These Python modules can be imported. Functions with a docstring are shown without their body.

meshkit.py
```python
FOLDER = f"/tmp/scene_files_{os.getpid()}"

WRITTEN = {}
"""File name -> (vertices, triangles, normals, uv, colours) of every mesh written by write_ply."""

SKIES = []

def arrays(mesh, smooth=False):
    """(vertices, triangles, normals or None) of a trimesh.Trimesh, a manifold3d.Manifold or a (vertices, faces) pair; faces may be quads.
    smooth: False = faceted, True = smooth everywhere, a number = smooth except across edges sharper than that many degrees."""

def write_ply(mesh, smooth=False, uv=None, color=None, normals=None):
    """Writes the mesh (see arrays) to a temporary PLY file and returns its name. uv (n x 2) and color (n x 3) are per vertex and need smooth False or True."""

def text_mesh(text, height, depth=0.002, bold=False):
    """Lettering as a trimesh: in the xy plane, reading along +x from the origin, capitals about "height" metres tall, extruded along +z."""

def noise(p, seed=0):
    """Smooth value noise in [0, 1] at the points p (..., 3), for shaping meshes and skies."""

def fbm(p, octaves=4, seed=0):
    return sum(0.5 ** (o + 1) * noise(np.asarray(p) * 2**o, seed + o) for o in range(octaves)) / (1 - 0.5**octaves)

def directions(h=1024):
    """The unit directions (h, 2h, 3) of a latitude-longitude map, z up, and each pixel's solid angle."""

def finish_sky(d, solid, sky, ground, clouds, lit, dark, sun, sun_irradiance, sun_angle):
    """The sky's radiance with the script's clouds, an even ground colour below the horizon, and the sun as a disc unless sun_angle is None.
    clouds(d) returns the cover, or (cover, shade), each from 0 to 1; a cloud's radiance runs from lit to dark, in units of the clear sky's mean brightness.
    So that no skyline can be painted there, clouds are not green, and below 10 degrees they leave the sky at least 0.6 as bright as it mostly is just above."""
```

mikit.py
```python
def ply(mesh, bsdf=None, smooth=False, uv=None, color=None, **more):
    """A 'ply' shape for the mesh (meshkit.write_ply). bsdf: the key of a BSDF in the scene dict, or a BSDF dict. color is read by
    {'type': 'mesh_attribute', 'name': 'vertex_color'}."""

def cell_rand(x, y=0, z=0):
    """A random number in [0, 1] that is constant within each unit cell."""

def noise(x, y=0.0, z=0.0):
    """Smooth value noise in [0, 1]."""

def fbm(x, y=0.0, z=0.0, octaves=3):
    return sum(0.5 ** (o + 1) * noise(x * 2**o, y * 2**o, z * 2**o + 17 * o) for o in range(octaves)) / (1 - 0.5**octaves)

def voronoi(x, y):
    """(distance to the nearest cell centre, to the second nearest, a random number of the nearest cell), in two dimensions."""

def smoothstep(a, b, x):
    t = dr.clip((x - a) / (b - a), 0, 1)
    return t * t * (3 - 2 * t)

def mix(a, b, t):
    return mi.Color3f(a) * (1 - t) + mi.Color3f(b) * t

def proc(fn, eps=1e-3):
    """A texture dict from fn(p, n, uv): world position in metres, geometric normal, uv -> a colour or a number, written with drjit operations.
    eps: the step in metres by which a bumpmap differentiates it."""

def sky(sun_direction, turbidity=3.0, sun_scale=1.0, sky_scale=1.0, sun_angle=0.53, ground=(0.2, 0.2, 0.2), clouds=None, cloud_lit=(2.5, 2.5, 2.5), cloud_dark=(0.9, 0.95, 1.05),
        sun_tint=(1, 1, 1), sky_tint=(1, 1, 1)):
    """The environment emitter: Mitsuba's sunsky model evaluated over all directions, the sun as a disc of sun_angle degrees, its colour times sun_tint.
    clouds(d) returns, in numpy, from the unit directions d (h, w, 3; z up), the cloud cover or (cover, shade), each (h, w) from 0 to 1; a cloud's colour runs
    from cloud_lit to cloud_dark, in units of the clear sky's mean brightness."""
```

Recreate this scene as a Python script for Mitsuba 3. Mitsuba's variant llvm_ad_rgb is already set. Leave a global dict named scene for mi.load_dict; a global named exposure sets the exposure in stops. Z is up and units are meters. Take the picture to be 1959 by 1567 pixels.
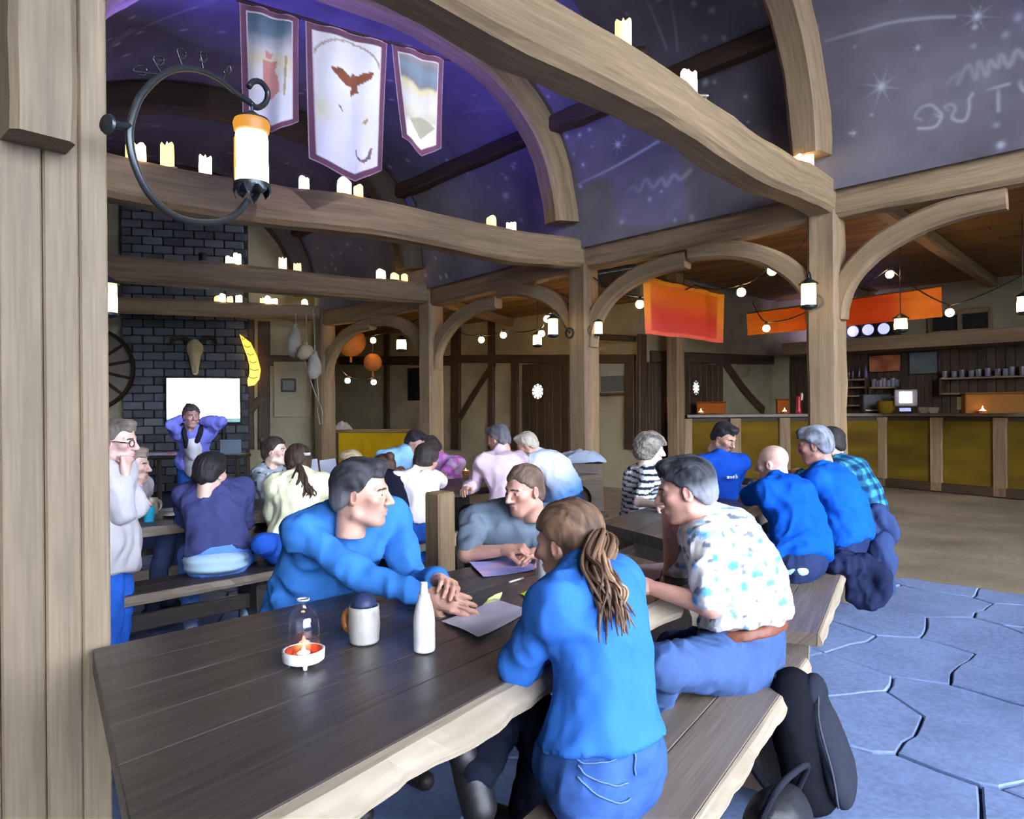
import math, random
import numpy as np, trimesh, manifold3d
import mitsuba as mi, drjit as dr
import mikit, meshkit
from mikit import proc, noise, fbm, voronoi, cell_rand, smoothstep
def mix(a, b, t): return mikit.mix([float(x) for x in a], [float(x) for x in b], t)
from scipy.spatial import cKDTree, Voronoi
import shapely.geometry as sg

scene, labels = {}, {}
random.seed(4); RNG = np.random.default_rng(4)
# ------------------------------------------------------------------ camera, sky, exposure
FPX, ROLL = 1350.0, math.radians(0.5)
CAM = np.array([0, 0, 1.5])
RT = np.array([math.cos(ROLL), 0, -math.sin(ROLL)]); UP = np.array([math.sin(ROLL), 0, math.cos(ROLL)]); FW = np.array([0, 1.0, 0])
scene['camera'] = {'type': 'perspective', 'fov_axis': 'x', 'fov': math.degrees(2 * math.atan(979.5 / FPX)), 'near_clip': 0.05, 'far_clip': 400.0,
                   'to_world': mi.ScalarTransform4f().look_at(origin=CAM.tolist(), target=(CAM + FW).tolist(), up=UP.tolist())}
scene['sky'] = mikit.sky([0.2, -0.5, 0.8], turbidity=4.0, sun_scale=0.0, sky_scale=76.0, ground=(0.3, 0.3, 0.31), sky_tint=(.94, 1.0, 1.14),
                         clouds=lambda d: 0.75 + 0.2 * meshkit.noise(d * 3.0), cloud_lit=(1.0, 1.06, 1.2), cloud_dark=(0.9, 0.95, 1.1))
scene['sky']['sampling_weight'] = 16.0
exposure = 0.72

# ------------------------------------------------------------------ helpers
def ray(px, py): return FW + (px - 979.5) / FPX * RT - (py - 783.5) / FPX * UP
def at_depth(px, py, y): return CAM + ray(px, py) * y
def at_z(px, py, z):
    r = ray(px, py); return CAM + r * ((z - CAM[2]) / r[2])
def lin(r, g, b):
    c = np.array([r, g, b], float) / 255
    return np.where(c <= 0.04045, c / 12.92, ((c + 0.055) / 1.055) ** 2.4)
def unit(v): v = np.asarray(v, float); return v / np.linalg.norm(v)
V = lambda *a: np.array(a, float)
def numbered(key):
    if key not in scene and key not in labels and key not in USED: USED.add(key); return key
    i = 1
    while f'{key}_{i:03d}' in USED: i += 1
    k = f'{key}_{i:03d}'; USED.add(k); return k
USED = set()
def thing(name, label, cat=None, group=None, kind=None):
    k = numbered(name); d = {}
    if label: d['label'] = label
    if cat: d['category'] = cat
    if group: d['group'] = group
    if kind: d['kind'] = kind
    labels[k] = d
    return k
# how often each kind of lamp is picked for direct light
PICK = {'bulb': .5, 'glow': .4, 'display': .8, 'candle_glass': 1.0, 'flame': .06, 'wax': .10, 'shade': .3, 'diffuser': .15, 'round_window': .3}
def put(name, mesh, mat, parent=None, smooth=False, uv=None, color=None, emit=None, label=None, kind=None):
    """One entry of the scene: a part of parent, or (parent None) the entry of the thing called name."""
    k = numbered(parent + '__' + name) if parent else name
    more = {}
    if emit is not None: more['emitter'] = {'type': 'area', 'radiance': {'type': 'rgb', 'value': [float(x) for x in emit]}, 'sampling_weight': PICK.get(name, .08)}
    scene[k] = mikit.ply(mesh, mat, smooth, uv=uv, color=color, **more)
    if label or kind:
        labels[k] = {**({'label': label} if label else {}), **({'kind': kind} if kind else {})}
    return k
def whole(name, mesh, mat, label, cat, group=None, kind=None, **kw):
    k = thing(name, label, cat, group, kind); scene_k = put(k, mesh, mat, None, **kw); return scene_k
def frame(o, x, up=(0, 0, 1)):
    x = unit(x); y = np.cross(up, x)
    y = unit(y) if np.linalg.norm(y) > 1e-6 else V(0, 1, 0)
    m = np.eye(4); m[:3, 0] = x; m[:3, 1] = y; m[:3, 2] = np.cross(x, y); m[:3, 3] = o; return m
def xf(mesh, m):
    mesh = mesh.copy(); mesh.apply_transform(m); return mesh
def cat(*ms): return trimesh.util.concatenate([m for m in ms if m is not None])
def box(dx, dy, dz, ch=0.006, c=(0, 0, 0)):
    """Chamfered box, centred at c."""
    ch = min(ch, dx * .3, dy * .3, dz * .3)
    p = []
    for s in np.ndindex(2, 2, 2):
        s = np.array(s) * 2 - 1; h = V(dx, dy, dz) / 2
        for a in range(3):
            q = h.copy()
            for b in range(3):
                if b != a: q[b] -= ch
            p.append(s * q)
    m = trimesh.convex.convex_hull(np.array(p)); m.apply_translation(c); return m
TONE = [0]
def grain(mesh, tone=None):
    """uv for a timber piece lying along its local x: grain coordinates plus a tone number hidden in u."""
    if tone is None: TONE[0] += 1; tone = TONE[0]
    v = mesh.vertices
    return np.stack([v[:, 0] + (tone % 97) * 60.0 + 20, v[:, 1] + v[:, 2] * 1.0], 1)
def wood(name, mesh, m, mat, parent=None, tone=None, label=None):
    uv = grain(mesh, tone)
    return put(name, xf(mesh, m), mat, parent, uv=uv, label=label)
def stick(p0, p1, w, h, ch=0.008, up=(0, 0, 1)):
    p0, p1 = np.asarray(p0, float), np.asarray(p1, float)
    return box(np.linalg.norm(p1 - p0), w, h, ch), frame((p0 + p1) / 2, p1 - p0, up)
def sweep(path, sec, ups, close=True, wob=0.0, seed=0):
    """Sweep a closed section (k x 2: side, up) along a path; returns mesh, uv."""
    path, sec = np.asarray(path, float), np.asarray(sec, float)
    n, k = len(path), len(sec)
    t = unit_rows(np.gradient(path, axis=0)); up = np.broadcast_to(np.asarray(ups, float), (n, 3))
    side = unit_rows(np.cross(t, up)); up2 = np.cross(side, t)
    sec = np.vstack([sec, sec[:1]])
    pts = path[:, None] + sec[None, :, :1] * side[:, None] + sec[None, :, 1:] * up2[:, None]
    if wob:
        nz = meshkit.noise(pts * 2.3, seed) - .5 + .5 * (meshkit.noise(pts * 7.0, seed + 3) - .5)
        pts = pts + (pts - path[:, None]) / (np.linalg.norm(pts - path[:, None], axis=-1, keepdims=True) + 1e-9) * nz[..., None] * wob
    u = np.concatenate([[0], np.cumsum(np.linalg.norm(np.diff(path, axis=0), axis=1))])
    v = np.concatenate([[0], np.cumsum(np.linalg.norm(np.diff(sec, axis=0), axis=1))])
    uv = np.stack(np.meshgrid(u, v, indexing='ij'), -1).reshape(-1, 2)
    i, j = np.meshgrid(np.arange(n - 1), np.arange(k), indexing='ij')
    a = i * (k + 1) + j
    q = np.stack([a, a + 1, a + k + 2, a + k + 1], -1).reshape(-1, 4)
    f = np.vstack([q[:, [0, 2, 1]], q[:, [0, 3, 2]]])
    vs = pts.reshape(-1, 3)
    caps = []
    for e, flip in ((0, False), (n - 1, True)):
        c = len(vs); vs = np.vstack([vs, path[e]]); uv = np.vstack([uv, [u[e], v[-1] / 2]])
        for j in range(k):
            x = [e * (k + 1) + j, e * (k + 1) + j + 1, c]
            caps.append(x if not flip else x[::-1])
    m = trimesh.Trimesh(vs, np.vstack([f, np.array(caps)]), process=False)
    if m.volume < 0: m.faces = m.faces[:, ::-1]
    return m, uv
def unit_rows(a): return a / (np.linalg.norm(a, axis=-1, keepdims=True) + 1e-12)
def rsec(w, h, ch=.03):
    w, h = w / 2, h / 2
    return np.array([[-w + ch, -h], [w - ch, -h], [w, -h + ch], [w, h - ch], [w - ch, h], [-w + ch, h], [-w, h - ch], [-w, -h + ch]])
def csec(r, k=8): a = np.arange(k) * 2 * np.pi / k; return np.stack([np.cos(a), np.sin(a)], 1) * r
def timber(name, path, w, h, mat='timber', parent=None, ups=(0, 0, 1), ch=.03, wob=.02, tone=None, seed=1):
    if tone is None: TONE[0] += 1; tone = TONE[0]
    m, uv = sweep(path, rsec(w, h, ch), ups, wob=wob, seed=seed)
    uv = uv + V((tone % 97) * 60.0 + 20, 0)
    return put(name, m, mat, parent, uv=uv)
def line(p0, p1, n=12):
    t = np.linspace(0, 1, n)[:, None]; return np.asarray(p0) * (1 - t) + np.asarray(p1) * t
def tube(path, r, k=8, ups=(0, 0, 1)):
    path = np.asarray(path, float)
    if abs(unit(path[-1] - path[0])[2]) > .95: ups = (1, 0, 0)
    return sweep(path, csec(1, k) * r, ups)[0]
def bez(*p, n=16):
    p = [np.asarray(x, float) for x in p]; t = np.linspace(0, 1, n)[:, None]
    while len(p) > 1: p = [a * (1 - t) + b * t for a, b in zip(p, p[1:])]
    return p[0]
def catmull(pts, n=8):
    p = np.asarray(pts, float); p = np.vstack([2 * p[0] - p[1], p, 2 * p[-1] - p[-2]]); out = []
    for i in range(1, len(p) - 2):
        t = np.linspace(0, 1, n, endpoint=False)[:, None]
        out.append(.5 * (2 * p[i] + (p[i + 1] - p[i - 1]) * t + (2 * p[i - 1] - 5 * p[i] + 4 * p[i + 1] - p[i + 2]) * t**2 + (3 * p[i] - p[i - 1] - 3 * p[i + 1] + p[i + 2]) * t**3))
    return np.vstack(out + [p[-2:-1]])
def lathe(prof, n=32):
    """Surface of revolution of (r, z) points about z."""
    prof = np.asarray(prof, float); a = np.arange(n) * 2 * np.pi / n
    v = np.stack([prof[:, None, 0] * np.cos(a), prof[:, None, 0] * np.sin(a), np.broadcast_to(prof[:, None, 1], (len(prof), n))], -1).reshape(-1, 3)
    i, j = np.meshgrid(np.arange(len(prof) - 1), np.arange(n), indexing='ij'); a0 = i * n + j; b0 = i * n + (j + 1) % n
    q = np.stack([a0, b0, b0 + n, a0 + n], -1).reshape(-1, 4)
    m = trimesh.Trimesh(v, np.vstack([q[:, [0, 1, 2]], q[:, [0, 2, 3]]]), process=False)
    m.merge_vertices(); m.update_faces(m.nondegenerate_faces())
    if m.volume < 0: m.faces = m.faces[:, ::-1]
    return m
def tr(x, y, z, rz=0.0, s=1.0):
    c, n = math.cos(rz) * s, math.sin(rz) * s
    return np.array([[c, -n, 0, x], [n, c, 0, y], [0, 0, s, z], [0, 0, 0, 1.0]])
def poly_slab(pts, z0, z1, ch=0.01):
    """A polygon (k x 2, convex, ccw) as a slab with chamfered upper edge."""
    p = sg.Polygon(pts); q = p.buffer(-ch, join_style=2)
    if q.is_empty or q.geom_type != 'Polygon': q = p.buffer(-ch * .3)
    a = np.array(p.exterior.coords)[:-1]; b = np.array(q.exterior.coords)[:-1]
    c = np.vstack([np.column_stack([a, np.full(len(a), z0)]), np.column_stack([a, np.full(len(a), z1 - ch)]), np.column_stack([b, np.full(len(b), z1)])])
    return trimesh.convex.convex_hull(c)
def ribbon(g, th):
    """A grid of points (n x m x 3) thickened to a closed sheet; returns mesh (front face first)."""
    n, m = g.shape[:2]
    du, dv = np.gradient(g, axis=0), np.gradient(g, axis=1); nn = unit_rows(np.cross(du, dv))
    a, b = (g + nn * th / 2).reshape(-1, 3), (g - nn * th / 2).reshape(-1, 3)
    i, j = np.meshgrid(np.arange(n - 1), np.arange(m - 1), indexing='ij'); q0 = i * m + j
    q = np.stack([q0, q0 + m, q0 + m + 1, q0 + 1], -1).reshape(-1, 4)
    f1 = np.vstack([q[:, [0, 1, 2]], q[:, [0, 2, 3]]]); f2 = f1[:, ::-1] + n * m
    rim = np.concatenate([np.arange(m), np.arange(1, n) * m + m - 1, (n - 1) * m + np.arange(m - 2, -1, -1), np.arange(n - 2, 0, -1) * m])
    r2 = np.roll(rim, -1); f3 = np.vstack([np.stack([rim, r2, r2 + n * m], 1), np.stack([rim, r2 + n * m, rim + n * m], 1)])
    mesh = trimesh.Trimesh(np.vstack([a, b]), np.vstack([f1, f2, f3[:, ::-1]]), process=False)
    if mesh.volume < 0: mesh.faces = mesh.faces[:, ::-1]
    return mesh

# ------------------------------------------------------------------ materials
def diffuse(c): return {'type': 'twosided', 'bsdf': {'type': 'diffuse', 'reflectance': {'type': 'rgb', 'value': [float(x) for x in c]}}}
def princ(c, rough=.5, spec=.5, metal=0.0, **k):
    col = c if isinstance(c, dict) else {'type': 'rgb', 'value': [float(x) for x in c]}
    return {'type': 'twosided', 'bsdf': {'type': 'principled', 'base_color': col, 'roughness': rough, 'specular': spec, 'metallic': metal, **k}}
def vc(): return {'type': 'mesh_attribute', 'name': 'vertex_color'}
def wood_fn(dark, light, gs=26.0, var=.25, knots=True):
    def fn(p, n, uv):
        tone = cell_rand(dr.floor(uv.x / 60.0), 3.0)
        w = noise(uv.x * 1.3, uv.y * 5.0) * .06
        g = fbm(uv.x * 1.1, (uv.y + w) * gs, tone * 9, octaves=3)
        s = noise(uv.x * .6, uv.y * 7.0, 4.0)
        f = dr.clip(.15 + .75 * g * .6 + .5 * s * .6 + (tone - .5) * var, 0, 1)
        fine = noise(uv.x * 6.0, uv.y * 150.0)
        return mix(dark, light, f) * (.86 + .28 * fine)
    return fn
scene['timber'] = princ(proc(wood_fn(lin(86, 69, 49), lin(174, 147, 111))), .65, .3)
scene['timber_pale'] = princ(proc(wood_fn(lin(78, 66, 52), lin(132, 116, 92), 22.0, .12)), .6, .3)
scene['timber_dark'] = princ(proc(wood_fn(lin(38, 29, 22), lin(84, 66, 48))), .6, .3)
scene['table_wood'] = princ(proc(wood_fn(lin(36, 31, 28), lin(72, 64, 58), 30.0, .10)), .36, .5)
scene['bench_wood'] = princ(proc(wood_fn(lin(78, 68, 58), lin(128, 114, 98), 30.0, .10)), .42, .5)
scene['edge_wood'] = princ(proc(wood_fn(lin(112, 100, 82), lin(164, 151, 130), 40.0, .1)), .55, .4)
scene['ceiling_wood'] = princ(proc(wood_fn(lin(84, 60, 34), lin(136, 100, 58), 14.0, .35)), .55, .4)
def plaster_fn(p, n, uv):
    f = fbm(p.x * 1.7, p.y * 1.7, p.z * 1.7)
    return mix(lin(128, 118, 92), lin(172, 163, 134), f)
scene['plaster'] = princ(proc(plaster_fn), .85, .2)
def stone_fn(p, n, uv):
    f = fbm(p.x * 3.1, p.y * 3.1, p.z * 3.1); r = noise(p.x * 1.1 + 7, p.y * 1.1, p.z); s = noise(p.x * 60, p.y * 60, p.z * 60)
    return mix(lin(84, 100, 132), lin(124, 144, 182), dr.clip(.55 * f + .5 * r, 0, 1)) * (.85 + .3 * s)
scene['paving_stone'] = princ(proc(stone_fn), .5, .4)
def floor_fn(p, n, uv):
    f = fbm(p.x * 1.3, p.y * 1.3); s = noise(p.x * 40, p.y * 40)
    return mix(lin(104, 94, 78), lin(150, 138, 116), f) * (.9 + .2 * s)
scene['aisle_floor'] = princ(proc(floor_fn), .6, .3)
scene['joint'] = diffuse(lin(58, 68, 90))
scene['wall_stone'] = princ(proc(lambda p, n, uv: mix(lin(58, 62, 68), lin(98, 102, 106), fbm(p.x * 2.3, p.y * 2.3, p.z * 2.3 + cell_rand(dr.floor(uv.x / 60)) * 7)) * (.7 + .6 * cell_rand(dr.floor(uv.x / 60.0), 5.0))), .8, .2)
scene['vcol'] = {'type': 'twosided', 'bsdf': {'type': 'diffuse', 'reflectance': vc()}}
scene['skin'] = princ(vc(), .5, .35)
scene['hair'] = princ(vc(), .62, .25)
scene['gloss'] = princ(vc(), .25, .5)
scene['satin'] = princ(vc(), .5, .4)
scene['iron'] = princ(lin(62, 66, 68), .38, .5, .75)
scene['black'] = princ(lin(22, 22, 24), .5, .4)
scene['copper'] = princ(lin(200, 110, 70), .3, .5, .9)
scene['glass'] = {'type': 'thindielectric'}
scene['white_gloss'] = princ(lin(232, 232, 230), .3, .5)
scene['glow_base'] = diffuse((.6, .5, .35))
# ------------------------------------------------------------------ signed distance fields for soft bodies
def rotz(a): c, s = math.cos(a), math.sin(a); return np.array([[c, -s, 0], [s, c, 0], [0, 0, 1.0]])
def rotx(a): c, s = math.cos(a), math.sin(a); return np.array([[1, 0, 0], [0, c, -s], [0, s, c]])
class Field:
    def __init__(self, lo, hi, res):
        self.lo, self.res = np.asarray(lo, float), res
        self.n = np.maximum(np.ceil((np.asarray(hi) - self.lo) / res).astype(int) + 1, 4)
        self.d = np.full(self.n, 1.0, np.float32)
    def sub(self, lo, hi):
        a = np.clip(np.floor((lo - self.lo) / self.res).astype(int), 0, self.n - 1); b = np.clip(np.ceil((hi - self.lo) / self.res).astype(int) + 1, 1, self.n)
        b = np.maximum(b, a + 1)
        ax = [self.lo[i] + self.res * np.arange(a[i], b[i]) for i in range(3)]
        p = np.stack(np.meshgrid(*ax, indexing='ij'), -1)
        return tuple(slice(a[i], b[i]) for i in range(3)), p
    def blend(self, s, d, k, op='add'):
        a = self.d[s]
        if op == 'add':
            h = np.clip(.5 + .5 * (a - d) / k, 0, 1); self.d[s] = a * (1 - h) + d * h - k * h * (1 - h)
        else:
            h = np.clip(.5 - .5 * (a + d) / k, 0, 1); self.d[s] = a * (1 - h) - d * h + k * h * (1 - h)
    def cone(self, a, b, ra, rb, k=.02, op='add'):
        a, b = np.asarray(a, float), np.asarray(b, float); m = max(ra, rb) + k + 2 * self.res
        s, p = self.sub(np.minimum(a, b) - m, np.maximum(a, b) + m)
        ab = b - a; t = np.clip(((p - a) @ ab) / max(ab @ ab, 1e-9), 0, 1)
        self.blend(s, np.linalg.norm(p - a - t[..., None] * ab, axis=-1) - (ra + (rb - ra) * t), k, op)
    def ell(self, c, R, r, k=.02, op='add'):
        m = max(r) + k + 2 * self.res; s, p = self.sub(c - m, c + m)
        q = (p - c) @ R; k0 = np.linalg.norm(q / r, axis=-1); k1 = np.linalg.norm(q / (r * r), axis=-1)
        self.blend(s, np.where(k0 < .3, -min(r) * (1 - k0), k0 * (k0 - 1) / np.maximum(k1, 1e-6)), k, op)
    def cut(self, fn, k=.008):
        """Keep where fn(p) < 0."""
        s, p = self.sub(self.lo, self.lo + self.res * self.n); d = fn(p); a = self.d
        h = np.clip(.5 - .5 * (a - d) / k, 0, 1); self.d = (a * (1 - h) + d * h + k * h * (1 - h)).astype(np.float32)
    def mesh(self, amp=0.0, seed=0, freq=(9, 9, 6)):
        self.d[[0, -1]] = 1; self.d[:, [0, -1]] = 1; self.d[:, :, [0, -1]] = 1
        d, ins = self.d, self.d < 0
        c = np.zeros(np.array(d.shape) - 1, np.int8)
        for o in np.ndindex(2, 2, 2): c += ins[o[0]:o[0] + c.shape[0], o[1]:o[1] + c.shape[1], o[2]:o[2] + c.shape[2]]
        mask = (c > 0) & (c < 8); cells = np.argwhere(mask); idx = np.full(c.shape, -1, np.int64); idx[mask] = np.arange(len(cells))
        acc, cnt = np.zeros((len(cells), 3)), np.zeros(len(cells))
        for ax in range(3):
            for o in np.ndindex(2, 2):
                o = list(o); o.insert(ax, 0); o = np.array(o); e = np.zeros(3, int); e[ax] = 1
                a, b = cells + o, cells + o + e; da, db = d[tuple(a.T)], d[tuple(b.T)]; x = (da < 0) != (db < 0)
                t = da[x] / (da[x] - db[x]); acc[x] += o + t[:, None] * e; cnt[x] += 1
        v = (cells + acc / np.maximum(cnt, 1)[:, None]) * self.res + self.lo
        faces = []
        for ax in range(3):
            a = [slice(None)] * 3; b = [slice(None)] * 3; a[ax] = slice(0, -1); b[ax] = slice(1, None)
            x = np.argwhere(ins[tuple(a)] != ins[tuple(b)]); flip = ins[tuple(a)][tuple(x.T)]
            o1, o2 = [i for i in range(3) if i != ax]
            ok = (x[:, o1] > 0) & (x[:, o2] > 0) & (x[:, o1] < c.shape[o1]) & (x[:, o2] < c.shape[o2]); x, flip = x[ok], flip[ok]
            q = []
            for s1, s2 in ((1, 1), (0, 1), (0, 0), (1, 0)):
                y = x.copy(); y[:, o1] -= s1; y[:, o2] -= s2; q.append(idx[tuple(y.T)])
            q = np.stack(q, 1)
            if ax == 1: flip = ~flip
            q[~flip] = q[~flip][:, ::-1]; faces.append(q)
        q = np.vstack(faces); m = trimesh.Trimesh(v, np.vstack([q[:, [0, 1, 2]], q[:, [0, 2, 3]]]), process=False)
        if len(m.faces) and m.volume < 0: m.faces = m.faces[:, ::-1]
        if amp:
            n = vnormals(m); w = meshkit.fbm(m.vertices * V(*freq) + seed, 3) - .5 + (.35 * (1 - np.abs(2 * meshkit.noise(m.vertices * V(*freq) * V(1.9, 1.9, 1.1) + meshkit.noise(m.vertices * 6)[:, None] * 1.5 + seed) - 1)) - .17)
            m.vertices = m.vertices + n * np.maximum(w * amp * 2 + .12 * amp, -.005)[:, None]
        return m
def vnormals(m):
    v, f = m.vertices, m.faces; n = np.zeros_like(v); fc = np.cross(v[f[:, 1]] - v[f[:, 0]], v[f[:, 2]] - v[f[:, 0]])
    for k in range(3): np.add.at(n, f[:, k], fc)
    return unit_rows(n)
# ------------------------------------------------------------------ axes of the hall
LV, CV = V(-.7316, .6816, 0), V(.6816, .7316, 0)
def lc(l, c, z=0.0): return LV * l + CV * c + V(0, 0, z)
def flat(p, z=None): return V(p[0], p[1], p[2] if z is None else z)
POST = [flat(at_depth(1583, 783, 7.3), 0), flat(at_depth(1118, 783, 9.44), 0), flat(at_depth(826, 783, 11.6), 0), flat(at_depth(622, 783, 13.7), 0)]
POST = [POST[0] * 2 - POST[1]] + POST                         # index 0 is the one out of frame
ANG = [58.0, 46.9, 36.9, 31.0, 21.5]
WID = [6.6, 6.75, 6.48, 6.2, 6.0]
ZTOP = [3.82, 3.79, 3.72, 3.57, 3.52]
DIR = [-V(math.cos(math.radians(a)), math.sin(math.radians(a)), 0) for a in ANG]
def tie_pt(i, s, z): return POST[i] + DIR[i] * s + V(0, 0, z)

# ------------------------------------------------------------------ shell: floor, outer walls, roof
def struct(name, mesh, mat, label=None, **kw):
    k = thing(name, label, None, None, 'structure'); put(k, mesh, mat, None, **kw); return k
def slab_lc(l0, l1, c0, c1, z0, z1):
    b = trimesh.creation.box([abs(l1 - l0), abs(c1 - c0), z1 - z0]); m = np.eye(4); m[:3, 0] = LV; m[:3, 1] = np.cross([0, 0, 1], LV); m[:3, 3] = lc((l0 + l1) / 2, (c0 + c1) / 2, (z0 + z1) / 2)
    return xf(b, m)
struct('floor', slab_lc(-16, 26, -10, 6.85, -.3, -.02), 'joint', 'dark bed between the blue grey paving stones')
struct('floor_aisle', slab_lc(-16, 26, 6.85, 20, -.3, .0), 'aisle_floor', 'smooth brown floor in front of the bar counter')
struct('roof', slab_lc(-6.1, 26, -10, 20, 7.2, 7.4), 'timber_dark')
struct('wall_left', slab_lc(-6.1, 26, -8.2, -8, 0, 7.2), 'plaster')
struct('wall_front', cat(slab_lc(-6.2, -6.0, 6.2, 20, 0, 7.2), slab_lc(-6.2, -6.0, -8.2, -4.2, 0, 7.2), slab_lc(-6.2, -6.0, -4.2, 6.2, 6.8, 7.2)), 'plaster')
# nave paving: irregular stones, each its own piece
def paving():
    rg = np.random.default_rng(11); pts = []
    for i, l in enumerate(np.arange(-4, 9, .58)):
        for j, c in enumerate(np.arange(-3, 9, .66)):
            pts.append((l + rg.uniform(-.26, .26) + (j % 2) * .25, c + rg.uniform(-.27, .27)))
    pts = np.array(pts); vor = Voronoi(pts); n = 0
    clip = sg.box(-5, -4, 9.5, 6.84); order = []
    for k, r in enumerate(vor.point_region):
        reg = vor.regions[r]
        if -1 in reg or len(reg) < 3: continue
        pg = sg.Polygon(vor.vertices[reg]).intersection(clip)
        if pg.is_empty or pg.area < .03 or pg.geom_type != 'Polygon': continue
        ctr = lc(*pts[k])
        d = ctr[1]
        if d < .6: continue
        u = 979.5 + FPX * ctr[0] / d; w = 783.5 + FPX * 1.5 / d
        if not (-500 < u < 2250 and w < 2000 and d < 9): continue
        order.append((d, k, pg))
    order.sort(key=lambda x: x[0])
    for d, k, pg in order[:290]:
        pg = pg.buffer(-.006, join_style=2)
        if pg.is_empty or pg.geom_type != 'Polygon': continue
        e = np.array(pg.exterior.segmentize(.16).coords)[:-1]
        e = e + (meshkit.noise(np.column_stack([e * 9, e[:, :1] * 0])) - .5)[:, None] * .05
        top = rg.uniform(-.006, .006)
        q = np.array([lc(a, b)[:2] for a, b in e]); c0 = q.mean(0)
        inner = c0 + (q - c0) * .975; m = len(q)
        v = np.vstack([np.column_stack([q, np.full(m, -.04)]), np.column_stack([q, np.full(m, top - .006)]), np.column_stack([inner, np.full(m, top)]), [[*c0, top + .002]]])
        i = np.arange(m); j = (i + 1) % m
        f = np.vstack([np.stack([i, j, j + m], 1), np.stack([i, j + m, i + m], 1), np.stack([i + m, j + m, j + 2 * m], 1), np.stack([i + m, j + 2 * m, i + 2 * m], 1), np.stack([i + 2 * m, j + 2 * m, i * 0 + 3 * m], 1)])
        t = trimesh.Trimesh(v, f, process=False)
        if t.face_normals[-1][2] < 0: t.faces = t.faces[:, ::-1]
        put('stone', t, 'paving_stone', 'floor', smooth=25)
paving()

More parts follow.
